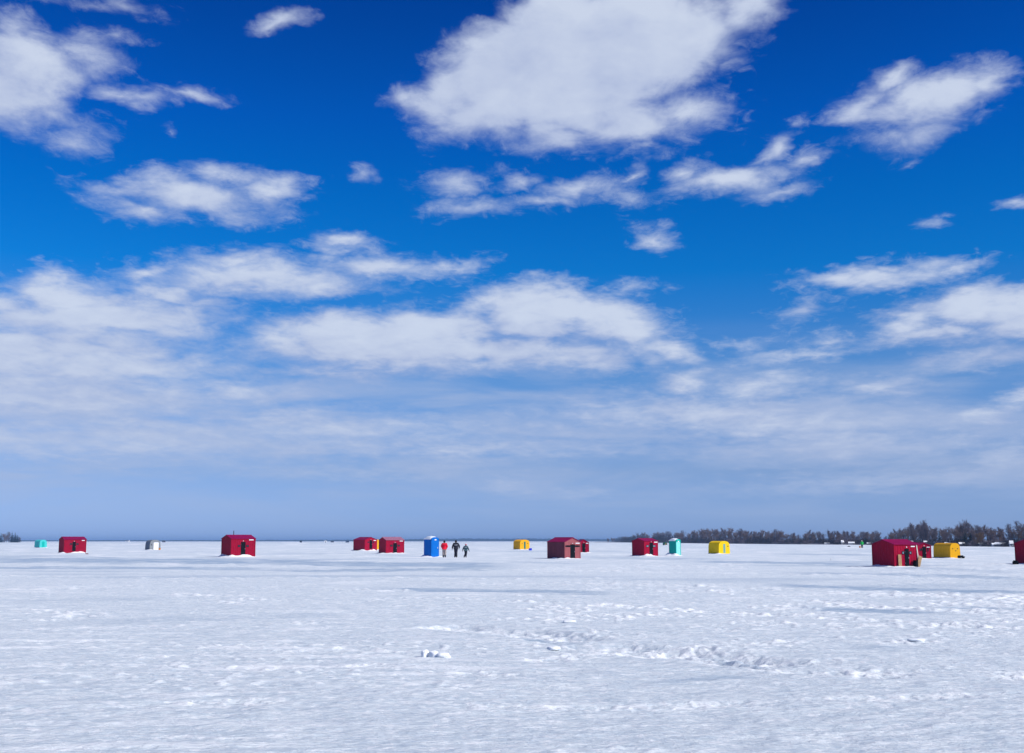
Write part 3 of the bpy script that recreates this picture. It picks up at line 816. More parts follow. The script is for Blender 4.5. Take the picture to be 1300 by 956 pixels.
YG = "yellow fishing shelters on the ice"
shelter(660, 697.6, 38, 2.45, 2.1, 1.92, .62, M_YEL, M_YEL, "yellow shelter with a dark green door and two small dark portholes", door=(0, .42, .10, 1.55, M_GREEN), ports=((-.68, 1.18), (.72, 1.18)), port_r=.09, seed=1)
shelter(912.5, 703.1, 40, 1.9, 2.1, 1.66, .55, M_YEL2, M_YEL2, "bright lemon yellow rounded shelter with a pale green door", door=(.0, .38, .10, 1.30, M_PALEGREEN), ports=((.62, .98),), port_r=.08, seed=2)
ysh, ysh_c, ysh_yaw = shelter(1206.5, 708.6, 32, 1.12, 3.0, 1.47, .60, M_YEL, M_YEL, "golden yellow shelter without a door, long side to the left, two portholes", ports=((-.27, .93), (.27, .93), (.05, .72)), port_r=.05, seed=3)
shelter(474.5, 698.0, 30, 1.5, 2.0, 1.95, .62, M_YEL, M_YEL, "yellow shelter showing as a sliver between two red huts", ports=(), seed=4)
shelter(50, 695.2, 30, 2.0, 2.4, 1.95, .55, M_TEALTENT, M_TEALTENT, "aqua fishing tent at the far left beside the red hut", name="fishing_tent", door=(0, .7, .1, 1.5, M_TEAL), cat="tent", group="fishing tents on the ice", seed=5)
shelter(189.8, 698.2, 24, 2.15, 2.0, 1.88, .45, M_GREY, M_GREYL, "grey rounded fishing tent with a large white door", name="fishing_tent", door=(.18, 1.0, .04, 1.42, M_WHITE), ports=((-.75, .95),), port_r=.10, cat="tent", group="fishing tents on the ice", seed=6)
shelter(843.5, 692.2, 30, 1.3, 1.3, 1.05, .5, mat("bottle_green_tarp", (.012, .10, .05), .7, .2), mat("bottle_green_tarp", (.012, .10, .05)), "tiny dark green tent far out between the red hut and the teal toilet", name="fishing_tent", door=(0, .4, .05, .8, mat("rust_tarp", (.28, .10, .04))), cat="tent", group="fishing tents on the ice", seed=7)

# ------------------------------------------------------------------ portable toilets
def toilet(xc, yb, rel, w, h, m_body, m_door, label, vent_white=True):
    c, yaw = placed(xc, yb, rel, w, w)
    root = empty("portable_toilet", c, yaw, label, "portable toilet", "portable toilets on the ice")
    hw = w / 2
    zt = h * .86
    for p0, p1 in (((hw, hw, 0), (-hw, hw, 0)), ((-hw, hw, 0), (-hw, -hw, 0)), ((hw, -hw, 0), (hw, hw, 0))):
        m_ = MB(); ribbed(m_, p0, p1, lambda t: zt, -.05, .16, .02); m_.build("wall", m_body, root)
    # front frame with an arched head
    f = MB()
    f.box((-hw + .05, -hw + .0, zt / 2), (.10, .07, zt + .1)).box((hw - .05, -hw + .0, zt / 2), (.10, .07, zt + .1))
    n = 12
    outer = [(-hw, zt - .02)] + [(hw * math.cos(math.pi - math.pi * k / n), zt + (h * .955 - zt) * math.sin(math.pi * k / n)) for k in range(n + 1)] + [(hw, zt - .02), (hw, zt - .14), (-hw, zt - .14)]
    f.prism(outer, 'y', -hw - .035, -hw + .035)
    f.box((0, -hw, .04), (w - .2, .06, .12))
    f.build("door_frame", m_body, root)
    d = MB().box((0, -hw - .005, (zt - .14 + .10) / 2), (w - .2, .03, zt - .24))
    for zz in (.30, .62):
        d.box((0, -hw - .026, .10 + (zt - .24) * zz), (w - .36, .014, (zt - .24) * .26))
    do = d.build("door", m_door, root, bevel=.006)
    MB().box((w * .30, -hw - .055, h * .45), (.04, .04, .16)).build("handle", M_WHITE, do)
    MB().box((w * .02, -hw - .042, zt - .07), (.26, .016, .11)).build("sign_plate", M_WHITE, root, bevel=.003)
    # translucent white domed roof
    r = MB()
    nx, ny = 10, 10
    for i in range(nx + 1):
        for j in range(ny + 1):
            u, v = -1 + 2 * i / nx, -1 + 2 * j / ny
            zz = zt + .01 + (h - zt) * (max(0, 1 - abs(u) ** 2.6) ** .6) * (max(0, 1 - .55 * abs(v) ** 3))
            r.v.append((u * (hw + .035), v * (hw - .01) + .028, zz))
    for i in range(nx):
        for j in range(ny):
            k = i * (ny + 1) + j
            r.f.append((k, k + ny + 1, k + ny + 2, k + 1))
    b0 = len(r.v)
    r.v += [(-hw - .035, -hw + .04, zt - .03), (hw + .035, -hw + .04, zt - .03), (hw + .035, hw + .02, zt - .03), (-hw - .035, hw + .02, zt - .03)]
    r.f.append((b0 + 3, b0 + 2, b0 + 1, b0))
    for (k, t) in (([i * (ny + 1) for i in range(nx + 1)], (b0, b0 + 1)), ([i * (ny + 1) + ny for i in range(nx + 1)], (b0 + 3, b0 + 2)), ([j for j in range(ny + 1)], (b0, b0 + 3)), ([nx * (ny + 1) + j for j in range(ny + 1)], (b0 + 1, b0 + 2))):
        r.f.append(tuple(k) + (t[1], t[0]))
    ro = r.build("roof", M_CAP, root, smooth=False)
    MB().tube([(hw * .5, hw * .62, zt - .1), (hw * .5, hw * .62, h + .04)], .05, 8).build("vent_pipe", M_CAP, ro)
    for s in (-1, 1):
        MB().box((s * hw * .7, 0, -.0), (.12, w + .16, .09)).build("skid", M_STEEL, root)
    drift(c, yaw, w, w, .24, .34, 50 + int(xc))
    return root, c, yaw
toilet(547.2, 707.6, 43, 1.10, 2.18, M_BLUE, M_BLUE, "blue portable toilet with a white domed roof beside three walkers")
toilet(858, 705.6, 54, .95, 1.98, M_TEAL, M_TEALPALE, "teal portable toilet with a bleached pale door")

# ------------------------------------------------------------------ things left by the huts
def in_hut(c, yaw, p):
    return c + Matrix.Rotation(yaw, 3, 'Z') @ Vector(p)

a_, b_ = 1.96, 2.16
bd = MB().box((0, 0, .40), (.26, .035, .82)).build("plywood_board", M_WOOD)
bd.location = in_hut(big_c, big_yaw, (-a_ / 2 + .33, -b_ / 2 - .14, 0)); bd.rotation_euler = (R(-5), R(3), big_yaw)
tag(bd, "upright plywood board leaning left of the black door of the big red hut", "board", "timber leaning on the big red hut")
bd = MB().box((0, 0, .37), (.28, .035, .76)).build("plywood_board", M_WOOD)
bd.location = in_hut(big_c, big_yaw, (a_ / 2 - .16, -b_ / 2 - .15, 0)); bd.rotation_euler = (R(-5), R(22), big_yaw)
tag(bd, "tilted brown plywood board at the right corner of the big red hut", "board", "timber leaning on the big red hut")
pl = MB().box((0, 0, .72), (.075, .05, 1.44)).build("timber_pole", M_PALEWOOD, None, bevel=.008)
pl.location = in_hut(big_c, big_yaw, (a_ / 2 - .03, -b_ / 2 - .10, 0)); pl.rotation_euler = (R(-4), R(-3), big_yaw)
tag(pl, "pale upright timber pole at the right corner of the big red hut", "pole", "timber leaning on the big red hut")
bx = empty("shade_block", in_hut(big_c, big_yaw, (a_ / 2 - .42, -b_ / 2 - .22, 0)), big_yaw, "low black block standing in for shade by the tilted board of the big red hut", "shade block")  # added black block in place of the dark shadow beside the board
MB().box((0, 0, .20), (.20, .26, .40)).build("body", M_BLACK, bx, bevel=.01)
MB().box((0, 0, .415), (.22, .28, .03)).build("lid", M_BLACK, bx, bevel=.006)  # upper slab of the same shadow block

def bucket(p, material, label, r=.16, h=.36):
    t = empty("bucket", p, .4, label, "bucket")
    b = MB(); n = 16
    prof = [(r * .8, 0), (r, h), (r * 1.08, h), (r * 1.08, h + .03), (r * .92, h + .03), (r * .74, .03)]
    for (rr, zz) in prof:
        b.v += [(rr * math.cos(2 * math.pi * k / n), rr * math.sin(2 * math.pi * k / n), zz) for k in range(n)]
    for i in range(len(prof) - 1):
        for k in range(n):
            b.f.append((i * n + k, i * n + (k + 1) % n, (i + 1) * n + (k + 1) % n, (i + 1) * n + k))
    b.f.append(tuple(range(n))[::-1]); b.f.append(tuple((len(prof) - 1) * n + k for k in range(n)))
    b.build("pail", material, t)
    hd = MB().tube([(r * 1.05 * math.cos(q), 0, h + .02 + .16 * math.sin(q)) for q in [math.pi * k / 8 for k in range(9)]], .008, 5)
    hd.build("handle", M_STEEL, t)
    return t
bucket(ground(202.5, 698.2), M_ORANGE, "orange bucket on the snow right of the grey tent", .22, .32)
bucket(ground(1091.8, 695.6), M_ORANGE, "orange bucket beside the distant person in green", .22, .42)

ck = empty("cool_box", ground(673.2, 698.8), R(12), "cobalt blue cool box right of the yellow shelter with green door", "cool box")
MB().box((0, 0, .16), (.52, .34, .30)).build("body", M_COBALT, ck, bevel=.03)
MB().box((0, 0, .34), (.55, .37, .07)).build("lid", M_COBALT, ck, bevel=.02)
MB().tube([(-.27, 0, .26), (-.30, 0, .38), (.30, 0, .38), (.27, 0, .26)], .012, 6).build("handle", M_STEEL, ck)

def sled(p, rz, material, label, L=.75):
    t = empty("sled", p, rz, label, "sled")
    prof = [(-.5, .24), (-.46, .05), (.34, .03), (.46, .10), (.52, .22), (.49, .22), (.43, .13), (.33, .06), (-.43, .08), (-.47, .24)]
    MB().prism([(q[0] * L, q[1]) for q in prof], 'y', -.2, .2).build("tray", material, t)
    MB().box((-.05, 0, .20), (.45, .30, .22)).build("load", M_BLACK, t, bevel=.05)
    return t
sled(ground(1220.3, 709.2), R(15), M_BLACK, "black loaded sled by the right end of the golden shelter", .55)
sled(ground(1289.3, 717.0), R(70), M_BLACK, "black sled at the foot of the hut cut by the right edge", .30)
sled(ground(1078, 694.4), R(-10), M_BLACK, "distant black sled on the ice before the shore houses", .9)
pk = MB().box((0, 0, .06), (.34, .16, .10)).build("plank", mat("stained_red_plank", (.16, .03, .03)))
pk.location = ground(110.3, 703.6); pk.rotation_euler = (0, R(4), R(8))
tag(pk, "short dark red plank on the snow right of the leftmost hut", "plank")
st = empty("marker_stake", ground(1054.6, 711.5), 0.3, "thin dark stake standing alone in the snow left of the big red hut", "stake")
MB().tube([(0, 0, -.05), (.015, 0, .19)], [.014, .010], 6).build("pole", M_STEEL, st)
MB().box((.02, 0, .14), (.07, .012, .06)).build("flag", M_WHITE, st)

# snow blocks in the foreground
def snow_block(px, py, w, h, label, seed, group="snow blocks in the foreground"):
    p = ground(px, py)
    bm = bmesh.new()
    bmesh.ops.create_cube(bm, size=1.0)
    bmesh.ops.subdivide_edges(bm, edges=bm.edges, cuts=6, use_grid_fill=True)
    for v in bm.verts:
        q = v.co.copy()
        n_ = q.normalized() * .56
        q = q.lerp(n_, .85)
        q += q.normalized() * .14 * mnoise.fractal(q * 2.2 + Vector((seed * 5.1, 0, 0)), 1.0, 2.0, 4)
        v.co = Vector((q.x * w, q.y * w * .8, (q.z + .36) * h))
    me = bpy.data.meshes.new("snow_block"); bm.to_mesh(me); bm.free()
    for pp in me.polygons: pp.use_smooth = True
    me.materials.append(M_DRIFT)
    o = bpy.data.objects.new("snow_block", me); COL.objects.link(o)
    o.location = p; o.rotation_euler = (0, 0, seed)
    tag(o, label, "snow block", group)
snow_block(539.5, 834.5, .12, .12, "smallest and leftmost of three white snow blocks in a row", 1.0)
snow_block(550.5, 834.8, .17, .11, "middle one of three white snow blocks in a row", 2.0)
snow_block(563, 835.5, .19, .09, "flattest and rightmost of three white snow blocks in a row", 3.0)
snow_block(723, 790.8, .28, .07, "lone flat white snow block beyond the churned track", 4.0)
snow_block(1163, 814.5, .24, .06, "wide white snow lump on crust at the right foreground", 6.0)
snow_block(703, 824.6, .22, .06, "white snow lump in front of the churned centre track", 8.0)

# ------------------------------------------------------------------ people
def skinned(name, joints, edges, material, parent, sub=1):
    me = bpy.data.meshes.new(name)
    names = list(joints)
    me.from_pydata([joints[k][:3] for k in names], [(names.index(a), names.index(b)) for a, b in edges], [])
    o = bpy.data.objects.new(name, me); COL.objects.link(o)
    sk = o.modifiers.new("skin", 'SKIN'); sk.use_smooth_shade = True
    if not me.skin_vertices:
        bpy.context.view_layer.objects.active = o
    data = me.skin_vertices[0].data
    for i, k in enumerate(names):
        r = joints[k][3]
        data[i].radius = (r, r) if not isinstance(r, tuple) else r
        data[i].use_root = (i == 0)
    sb = o.modifiers.new("sub", 'SUBSURF'); sb.levels = sub; sb.render_levels = sub
    dg = bpy.context.evaluated_depsgraph_get()
    ev = o.evaluated_get(dg)
    nm = bpy.data.meshes.new_from_object(ev)
    nm.name = name
    o.modifiers.clear()
    o.data = nm
    nm.materials.clear(); nm.materials.append(material)
    for p in nm.polygons: p.use_smooth = True
    o.parent = parent
    return o

def person(px, py, H, yaw, label, jacket, trousers, boots, hat, pose, stripe=None, mitts=M_BOOT, trouser_lower=None, group="people walking on the ice", bulk=1.0):
    root = empty("person", ground(px, py), yaw, label, "person", group)
    k = H / 1.75
    J = {}
    def P(n_, x, y, z, r): J[n_] = (x * k, y * k, z * k, r * k)
    # faces +y
    P('pelvis', 0, 0, .93, .13); P('waist', 0, .0, 1.08, .125); P('chest', 0, .01, 1.28, .15); P('collar', 0, .01, 1.42, .10)
    P('neck', 0, .01, 1.50, .055); P('jaw', 0, .03, 1.57, .075); P('skull', 0, .02, 1.66, .085); P('crown', 0, .01, 1.715, .055)
    P('nose', 0, .135, 1.625, .014); P('ear_a', .093, .015, 1.62, .016); P('ear_b', -.093, .015, 1.62, .016)
    E = [('pelvis', 'waist'), ('waist', 'chest'), ('chest', 'collar'), ('collar', 'neck'), ('neck', 'jaw'), ('jaw', 'skull'), ('skull', 'crown'), ('skull', 'nose'), ('skull', 'ear_a'), ('skull', 'ear_b')]
    for s, t in ((-1, 'l'), (1, 'r')):
        ex, ey, ez = pose['elbow_' + t]; wx, wy, wz = pose['wrist_' + t]
        P('sh_' + t, s * .185, 0, 1.40, .068); P('el_' + t, ex, ey, ez, .045); P('wr_' + t, wx, wy, wz, .032)
        hd = (Vector((wx, wy, wz)) - Vector((ex, ey, ez))).normalized()
        hd = (hd + Vector((0, .15, -.2))).normalized()
        side = hd.cross(Vector((s, 0, 0))).normalized()
        palm = Vector((wx, wy, wz)) + hd * .07
        P('pa_' + t, *palm, .034)
        E += [('collar', 'sh_' + t), ('sh_' + t, 'el_' + t), ('el_' + t, 'wr_' + t), ('wr_' + t, 'pa_' + t)]
        curl = Vector((-s, 0, 0))
        for q, (off, ln) in enumerate(((-.030, .060), (-.010, .072), (.010, .068), (.030, .052))):
            b0 = palm + hd * .030 + side * off
            b1 = b0 + hd * ln * .55; b2 = b1 + (hd * .7 + curl * .6).normalized() * ln * .5
            P(f'f{q}a_' + t, *b0, .010); P(f'f{q}b_' + t, *b1, .0095); P(f'f{q}c_' + t, *b2, .008)
            E += [('pa_' + t, f'f{q}a_' + t), (f'f{q}a_' + t, f'f{q}b_' + t), (f'f{q}b_' + t, f'f{q}c_' + t)]
        th0 = palm - hd * .025 + side * .045 + curl * .01
        th1 = th0 + (hd * .8 + side * .4).normalized() * .04
        P('t0_' + t, *th0, .012); P('t1_' + t, *th1, .010)
        E += [('pa_' + t, 't0_' + t), ('t0_' + t, 't1_' + t)]
        kx, ky, kz = pose['knee_' + t]; ax, ay, az_ = pose['ankle_' + t]
        P('hip_' + t, s * .095, 0, .88, .088); P('kn_' + t, kx, ky, kz, .058); P('an_' + t, ax, ay, az_, .042)
        tx, ty = pose.get('toe_' + t, (ax, ay + .17))
        P('to_' + t, tx, ty, max(az_ - .06, .035), .032)
        E += [('pelvis', 'hip_' + t), ('hip_' + t, 'kn_' + t), ('kn_' + t, 'an_' + t), ('an_' + t, 'to_' + t)]
    body = skinned("body", J, E, M_SKIN, root)
    def sub(keys, grow, extra=None):
        d = {}
        for q in keys:
            x, y, z, r = J[q]; d[q] = (x, y, z, r + grow.get(q, grow['*']) * k)
        if extra: d.update(extra)
        return d
    jk = ['waist', 'chest', 'collar', 'sh_l', 'el_l', 'wr_l', 'sh_r', 'el_r', 'wr_r', 'pelvis']
    jd = sub(jk, {'*': .045 * bulk, 'chest': .085 * bulk, 'waist': .095 * bulk, 'pelvis': .08 * bulk, 'collar': .05, 'wr_l': .035, 'wr_r': .035})
    jd['pelvis'] = (0, 0, .86 * k, (.13 + .075 * bulk) * k)
    jo = skinned("jacket", jd, [('waist', 'chest'), ('chest', 'collar'), ('collar', 'sh_l'), ('sh_l', 'el_l'), ('el_l', 'wr_l'), ('collar', 'sh_r'), ('sh_r', 'el_r'), ('el_r', 'wr_r'), ('waist', 'pelvis')], jacket, root)
    td = sub(['pelvis', 'hip_l', 'kn_l', 'an_l', 'hip_r', 'kn_r', 'an_r'], {'*': .055, 'an_l': .05, 'an_r': .05})
    td['pelvis'] = (0, 0, .90 * k, .14 * k)
    skinned("trousers", td, [('pelvis', 'hip_l'), ('hip_l', 'kn_l'), ('kn_l', 'an_l'), ('pelvis', 'hip_r'), ('hip_r', 'kn_r'), ('kn_r', 'an_r')], trousers, root)
    for t in ('l', 'r'):
        a = Vector(J['an_' + t][:3]); kn = Vector(J['kn_' + t][:3])
        up = a + (kn - a).normalized() * (.30 if trouser_lower else .14) * k
        bdict = {'ankle': (*a, .085 * k), 'top': (*up, .115 * k), 'toe': (*J['to_' + t][:2], .05 * k, .048 * k)}
        heel = a + Vector((0, -.05 * k, -.03 * k)); bdict['heel'] = (heel.x, heel.y, max(heel.z - .02 * k, .045 * k), .045 * k)
        skinned("boot", bdict, [('ankle', 'top'), ('ankle', 'toe'), ('ankle', 'heel')], boots, root)
        gd = {q: (J[q + '_' + t][0], J[q + '_' + t][1], J[q + '_' + t][2], J[q + '_' + t][3] + .012 * k) for q in ('pa', 'wr', 't0', 't1')}
        for q in range(4):
            for z_ in 'abc':
                v_ = J[f'f{q}{z_}_' + t]; gd[f'f{q}{z_}'] = (v_[0], v_[1], v_[2], v_[3] + .004 * k)
        ge = [('pa', 'wr'), ('pa', 't0'), ('t0', 't1')] + [e_ for q in range(4) for e_ in (('pa', f'f{q}a'), (f'f{q}a', f'f{q}b'), (f'f{q}b', f'f{q}c'))]
        skinned("glove", gd, ge, mitts, root)
    # knitted cap and face
    hm = MB(); n = 14; m = 7
    for i in range(m + 1):
        th = math.pi * .5 * i / m
        for j in range(n):
            q = 2 * math.pi * j / n
            hm.v.append((.112 * k * math.cos(q) * math.cos(th), (.015 + .122 * math.sin(q) * math.cos(th)) * k, (1.645 + .125 * math.sin(th)) * k))
    for i in range(m):
        for j in range(n):
            hm.f.append((i * n + j, i * n + (j + 1) % n, (i + 1) * n + (j + 1) % n, (i + 1) * n + j))
    ho = hm.build("hat", hat, root, smooth=True)
    br = MB().tube([(.116 * k * math.cos(2 * math.pi * j / 16), (.015 + .126 * math.sin(2 * math.pi * j / 16)) * k, 1.65 * k) for j in range(17)], .018 * k, 6)
    br.build("brim", hat, ho, smooth=True)
    hr = MB()
    for i in range(5):
        for j in range(9):
            q = math.pi + math.pi * j / 8
            hr.v.append((.104 * k * math.cos(q), (.02 + .112 * math.sin(q)) * k, (1.66 - .035 * i) * k))
    for i in range(4):
        for j in range(8):
            hr.f.append((i * 9 + j, i * 9 + j + 1, (i + 1) * 9 + j + 1, (i + 1) * 9 + j))
    hr.build("hair", M_HAIR, root, smooth=True)
    for s in (-1, 1):
        e_ = MB().prism([(s * .035 * k + .013 * k * math.cos(2 * math.pi * j / 8), 1.645 * k + .008 * k * math.sin(2 * math.pi * j / 8)) for j in range(8)], 'y', .098 * k, .108 * k)
        e_.build("eye", M_BLACK, root)
    MB().box((0, .104 * k, 1.575 * k), (.05 * k, .012 * k, .010 * k)).build("mouth", mat("lips", (.40, .12, .10)), root)
    if stripe:
        zc, wid = stripe
        sb = MB().tube([(wid * k * math.cos(2 * math.pi * j / 20), .225 * bulk * k * math.sin(2 * math.pi * j / 20), zc * k) for j in range(21)], .02 * k, 6)
        sb.build("stripe", M_STRIPE, jo)
    return root

walk_red = dict(elbow_l=(-.29, -.02, 1.15), wrist_l=(-.24, .16, .98), elbow_r=(.29, -.02, 1.15), wrist_r=(.24, .16, .98), knee_l=(-.10, .04, .48), ankle_l=(-.11, .0, .09), knee_r=(.10, .0, .48), ankle_r=(.10, -.06, .09))
walk_blk = dict(elbow_l=(-.33, -.06, 1.14), wrist_l=(-.37, .02, .88), elbow_r=(.34, -.02, 1.15), wrist_r=(.34, .14, .96), knee_l=(-.05, .10, .50), ankle_l=(-.10, .08, .09), knee_r=(.05, -.02, .48), ankle_r=(.08, -.22, .12))
walk_kid = dict(elbow_l=(-.33, -.05, 1.14), wrist_l=(-.42, .0, .90), elbow_r=(.33, -.02, 1.13), wrist_r=(.42, .08, .90), knee_l=(-.06, .12, .50), ankle_l=(-.24, .10, .09), knee_r=(.06, -.02, .48), ankle_r=(.05, -.24, .12))
stand = dict(elbow_l=(-.30, -.04, 1.14), wrist_l=(-.32, .06, .90), elbow_r=(.30, -.04, 1.14), wrist_r=(.30, .12, .92), knee_l=(-.12, .02, .48), ankle_l=(-.13, .0, .09), knee_r=(.12, .02, .48), ankle_r=(.13, .0, .09))
person(564, 707.9, 1.74, R(-2), "person in a bright red jacket and beige trousers walking beside the blue toilet", M_JRED, M_TROUS_TAN, M_BOOT, M_JBLACK, walk_red, trouser_lower=True, bulk=1.25)
person(578.7, 707.9, 1.76, R(4), "person all in black walking between the red jacket and the child", M_JBLACK, M_TROUS_DK, M_BOOT, M_JBLACK, walk_blk, stripe=(1.27, .26), bulk=1.2)
person(591.3, 707.9, 1.38, R(-6), "child in a slate grey jacket and pinkish hat striding with arms out", M_JTEAL, M_TROUS_DK, M_BOOT, M_PINKHAT, walk_kid, stripe=(1.30, .26), bulk=1.15)
person(1094.5, 695.8, 1.78, R(160), "distant person in a bright green jacket and white hat before the shore", M_JGREEN, M_TROUS_DK, M_BOOT, M_WHITE, stand, bulk=1.4)

# ------------------------------------------------------------------ huts far out near the horizon
def far_hut(px, dist, w, d, h, m_wall, m_roof, label, rel=25):
    p = ground_at(px, dist)
    t = empty("ice_fishing_hut", p, -math.atan2(p.x, p.y) + R(rel), label, "hut", "tiny huts near the horizon")
    MB().prism([(-w / 2, -.1), (w / 2, -.1), (w / 2, h * .8), (0, h), (-w / 2, h * .8)], 'y', -d / 2, d / 2).build("wall", m_wall, t)
    MB().prism([(-w / 2 - .1, h * .8 - .02), (0, h + .02), (w / 2 + .1, h * .8 - .02), (w / 2 + .1, h * .8 + .07), (0, h + .11), (-w / 2 - .1, h * .8 + .07)], 'y', -d / 2 - .1, d / 2 + .1).build("roof", m_roof, t)
    MB().box((0, -d / 2 - .03, h * .35), (w * .3, .04, h * .7)).build("door", M_BLACK, t)
    return t
far_hut(162, 1500, 2.6, 4.6, 2.3, M_WHITE, M_BLACK, "tiny white fronted hut near the horizon right of the leftmost red hut", 55)
far_hut(208, 1450, 3.2, 2.6, 2.1, M_STEEL, M_BLACK, "tiny dark hut on the horizon just right of the grey tent", 20)
far_hut(382, 1250, 1.6, 1.8, 1.9, M_BLACK, M_BLACK, "tiny black hut on the horizon right of the hut with the stovepipe", 20)
far_hut(413, 1350, 3.0, 3.2, 1.9, M_WHITE, M_WHITE, "tiny all white hut on the horizon", 10)
far_hut(422, 1400, 3.4, 2.2, 1.5, M_CLAP2, M_BLACK, "tiny low dark hut just right of the tiny white hut", 15)
far_hut(441, 1250, 3.0, 2.6, 1.7, mat("navy_paint", (.02, .04, .10)), mat("navy_paint", (.02, .04, .10)), "tiny navy hut on the horizon left of the gable fronted red hut", 15)

# ------------------------------------------------------------------ the right shore: bank, houses, trees
def shore_y(px):
    xs = [640, 745, 800, 860, 900, 1000, 1100, 1180, 1250, 1320, 1400, 1500]
    ys = [688.1, 688.3, 688.7, 689.4, 690.0, 691.0, 691.7, 692.8, 693.9, 694.6, 695.2, 695.8]
    return float(np.interp(px, xs, ys))

def bank():
    b = MB()
    pxs = list(range(745, 1500, 6))
    depth = [0, 2.5, 6, 14, 40, 90, 160]
    for i, px in enumerate(pxs):
        p = ground(px, shore_y(px)); L = p.length; u = p / L
        fadein = min(1, max(0, (px - 745) / 60))
        for j, dd in enumerate(depth):
            q = u * (L + dd + 2.0 * mnoise.noise(Vector((px * .03, j, 3))))
            hgt = [-.15, .45, .7, .9, 1.3, 1.8, 2.0][j]
            b.v.append((q.x, q.y, (hgt + .25 * mnoise.noise(Vector((px * .11, j * 2.3, 0)))) * fadein - .1))
    m = len(depth)
    for i in range(len(pxs) - 1):
        for j in range(m - 1):
            b.f.append((i * m + j, (i + 1) * m + j, (i + 1) * m + j + 1, i * m + j + 1))
    o = b.build("shore_bank", M_EARTH, None, smooth=True)
    tag(o, kind='structure')
bank()

def bare_tree(seed, H, spread, m_twig, trunkless=False, tw=2600, twl=.55, name="bare_tree"):
    r = random.Random(seed)
    root = empty(name, (0, 0, 0))
    tr = MB(); cr = MB()
    def blade(p, d, L, w):
        s = d.cross(Vector((r.uniform(-1, 1), r.uniform(-1, 1), r.uniform(-1, 1))))
        if s.length < 1e-4: return
        s.normalize()
        p2 = p + d * L
        n0 = len(cr.v)
        cr.v += [tuple(p - s * w), tuple(p + s * w), tuple(p2)]
        cr.f.append((n0, n0 + 1, n0 + 2))
    tips = []
    def grow(p, d, L, rad, lev):
        n = (7, 4, 3, 3)[lev]
        pts = [p]; q = p.copy(); dd = d.copy()
        for i in range(n):
            dd = (dd + Vector((r.uniform(-1, 1), r.uniform(-1, 1), r.uniform(-.5, .9))) * (.09 + .08 * lev)).normalized()
            q = q + dd * L / n
            pts.append(q.copy())
        rr = [rad * (1 - .55 * i / n) for i in range(n + 1)]
        (tr if lev == 0 else cr).tube(pts, rr, 6 if lev == 0 else 4 if lev == 1 else 3)
        if lev >= 3:
            tips.append((pts, dd)); return
        kids = (r.randint(15, 19), r.randint(4, 6), r.randint(2, 4))[lev]
        for k in range(kids):
            t = .10 + .88 * (k + r.random()) / kids if lev == 0 else r.uniform(.25, 1.0)
            i = min(int(t * n), n - 1); f = t * n - i
            bp = pts[i].lerp(pts[i + 1], f)
            az = r.uniform(0, 2 * math.pi) if lev else 2.4 * k + r.uniform(-.5, .5)
            out = Vector((math.cos(az), math.sin(az), 0))
            nd = (dd * r.uniform(.5, 1.0) + out * r.uniform(.4, .9) * spread + Vector((0, 0, .45))).normalized()
            grow(bp, nd, H * (.33 * math.sqrt(max(.05, 1 - ((t - .50) / .62) ** 2)) + .02) * r.uniform(.65, 1.15) if lev == 0 else L * r.uniform(.38, .62), rad * (.45 if lev else .42 * (1.15 - t)), lev + 1)
        if lev > 0: tips.append((pts, dd))
    grow(Vector((0, 0, -.2)), Vector((r.uniform(-.06, .06), r.uniform(-.06, .06), 1)), H * .74, H * .020, 0)
    for k in range(tw):
        pts, dd = tips[r.randrange(len(tips))]
        i = r.randrange(len(pts) - 1); p = pts[i].lerp(pts[i + 1], r.random())
        d = (dd * .7 + Vector((r.uniform(-1, 1), r.uniform(-1, 1), r.uniform(-.6, .9)))).normalized()
        blade(p, d, r.uniform(.5, 1.2) * twl * H / 7, r.uniform(.010, .022) * H / 7)
    tr.build("trunk", M_BARK, root)
    cr.build("crown", m_twig, root)
    return root

def spruce(seed, H):
    r = random.Random(seed)
    root = empty("spruce_tree", (0, 0, 0))
    MB().tube([(0, 0, -.2), (0.03, 0, H * .5), (0, 0, H * .97)], [H * .018, H * .012, H * .003], 7).build("trunk", M_BARK, root)
    c = MB()
    nl = 22
    for i in range(nl):
        t = i / (nl - 1)
        z = H * (.08 + .90 * t)
        R0 = H * .20 * (1 - t) ** .85 * r.uniform(.75, 1.15) + .06
        for k in range(11 if t < .7 else 7):
            az = r.uniform(0, 2 * math.pi)
            L = R0 * r.uniform(.7, 1.15)
            d = Vector((math.cos(az), math.sin(az), -.32)); s = Vector((-math.sin(az), math.cos(az), 0))
            p0 = Vector((0, 0, z + r.uniform(-.1, .1)))
            for q in range(5):
                f = (q + .6) / 5
                pc = p0 + d * L * f
                for sg in (-1, 1):
                    tip = pc + s * sg * L * .30 * (1.1 - f * .6) + Vector((0, 0, -.10 * L)) + d * L * .16
                    n0 = len(c.v)
                    c.v += [tuple(pc - d * L * .12), tuple(pc + d * L * .14), tuple(tip)]
                    c.f.append((n0, n0 + 1, n0 + 2))
    c.build("crown", M_SPRUCE, root)
    return root

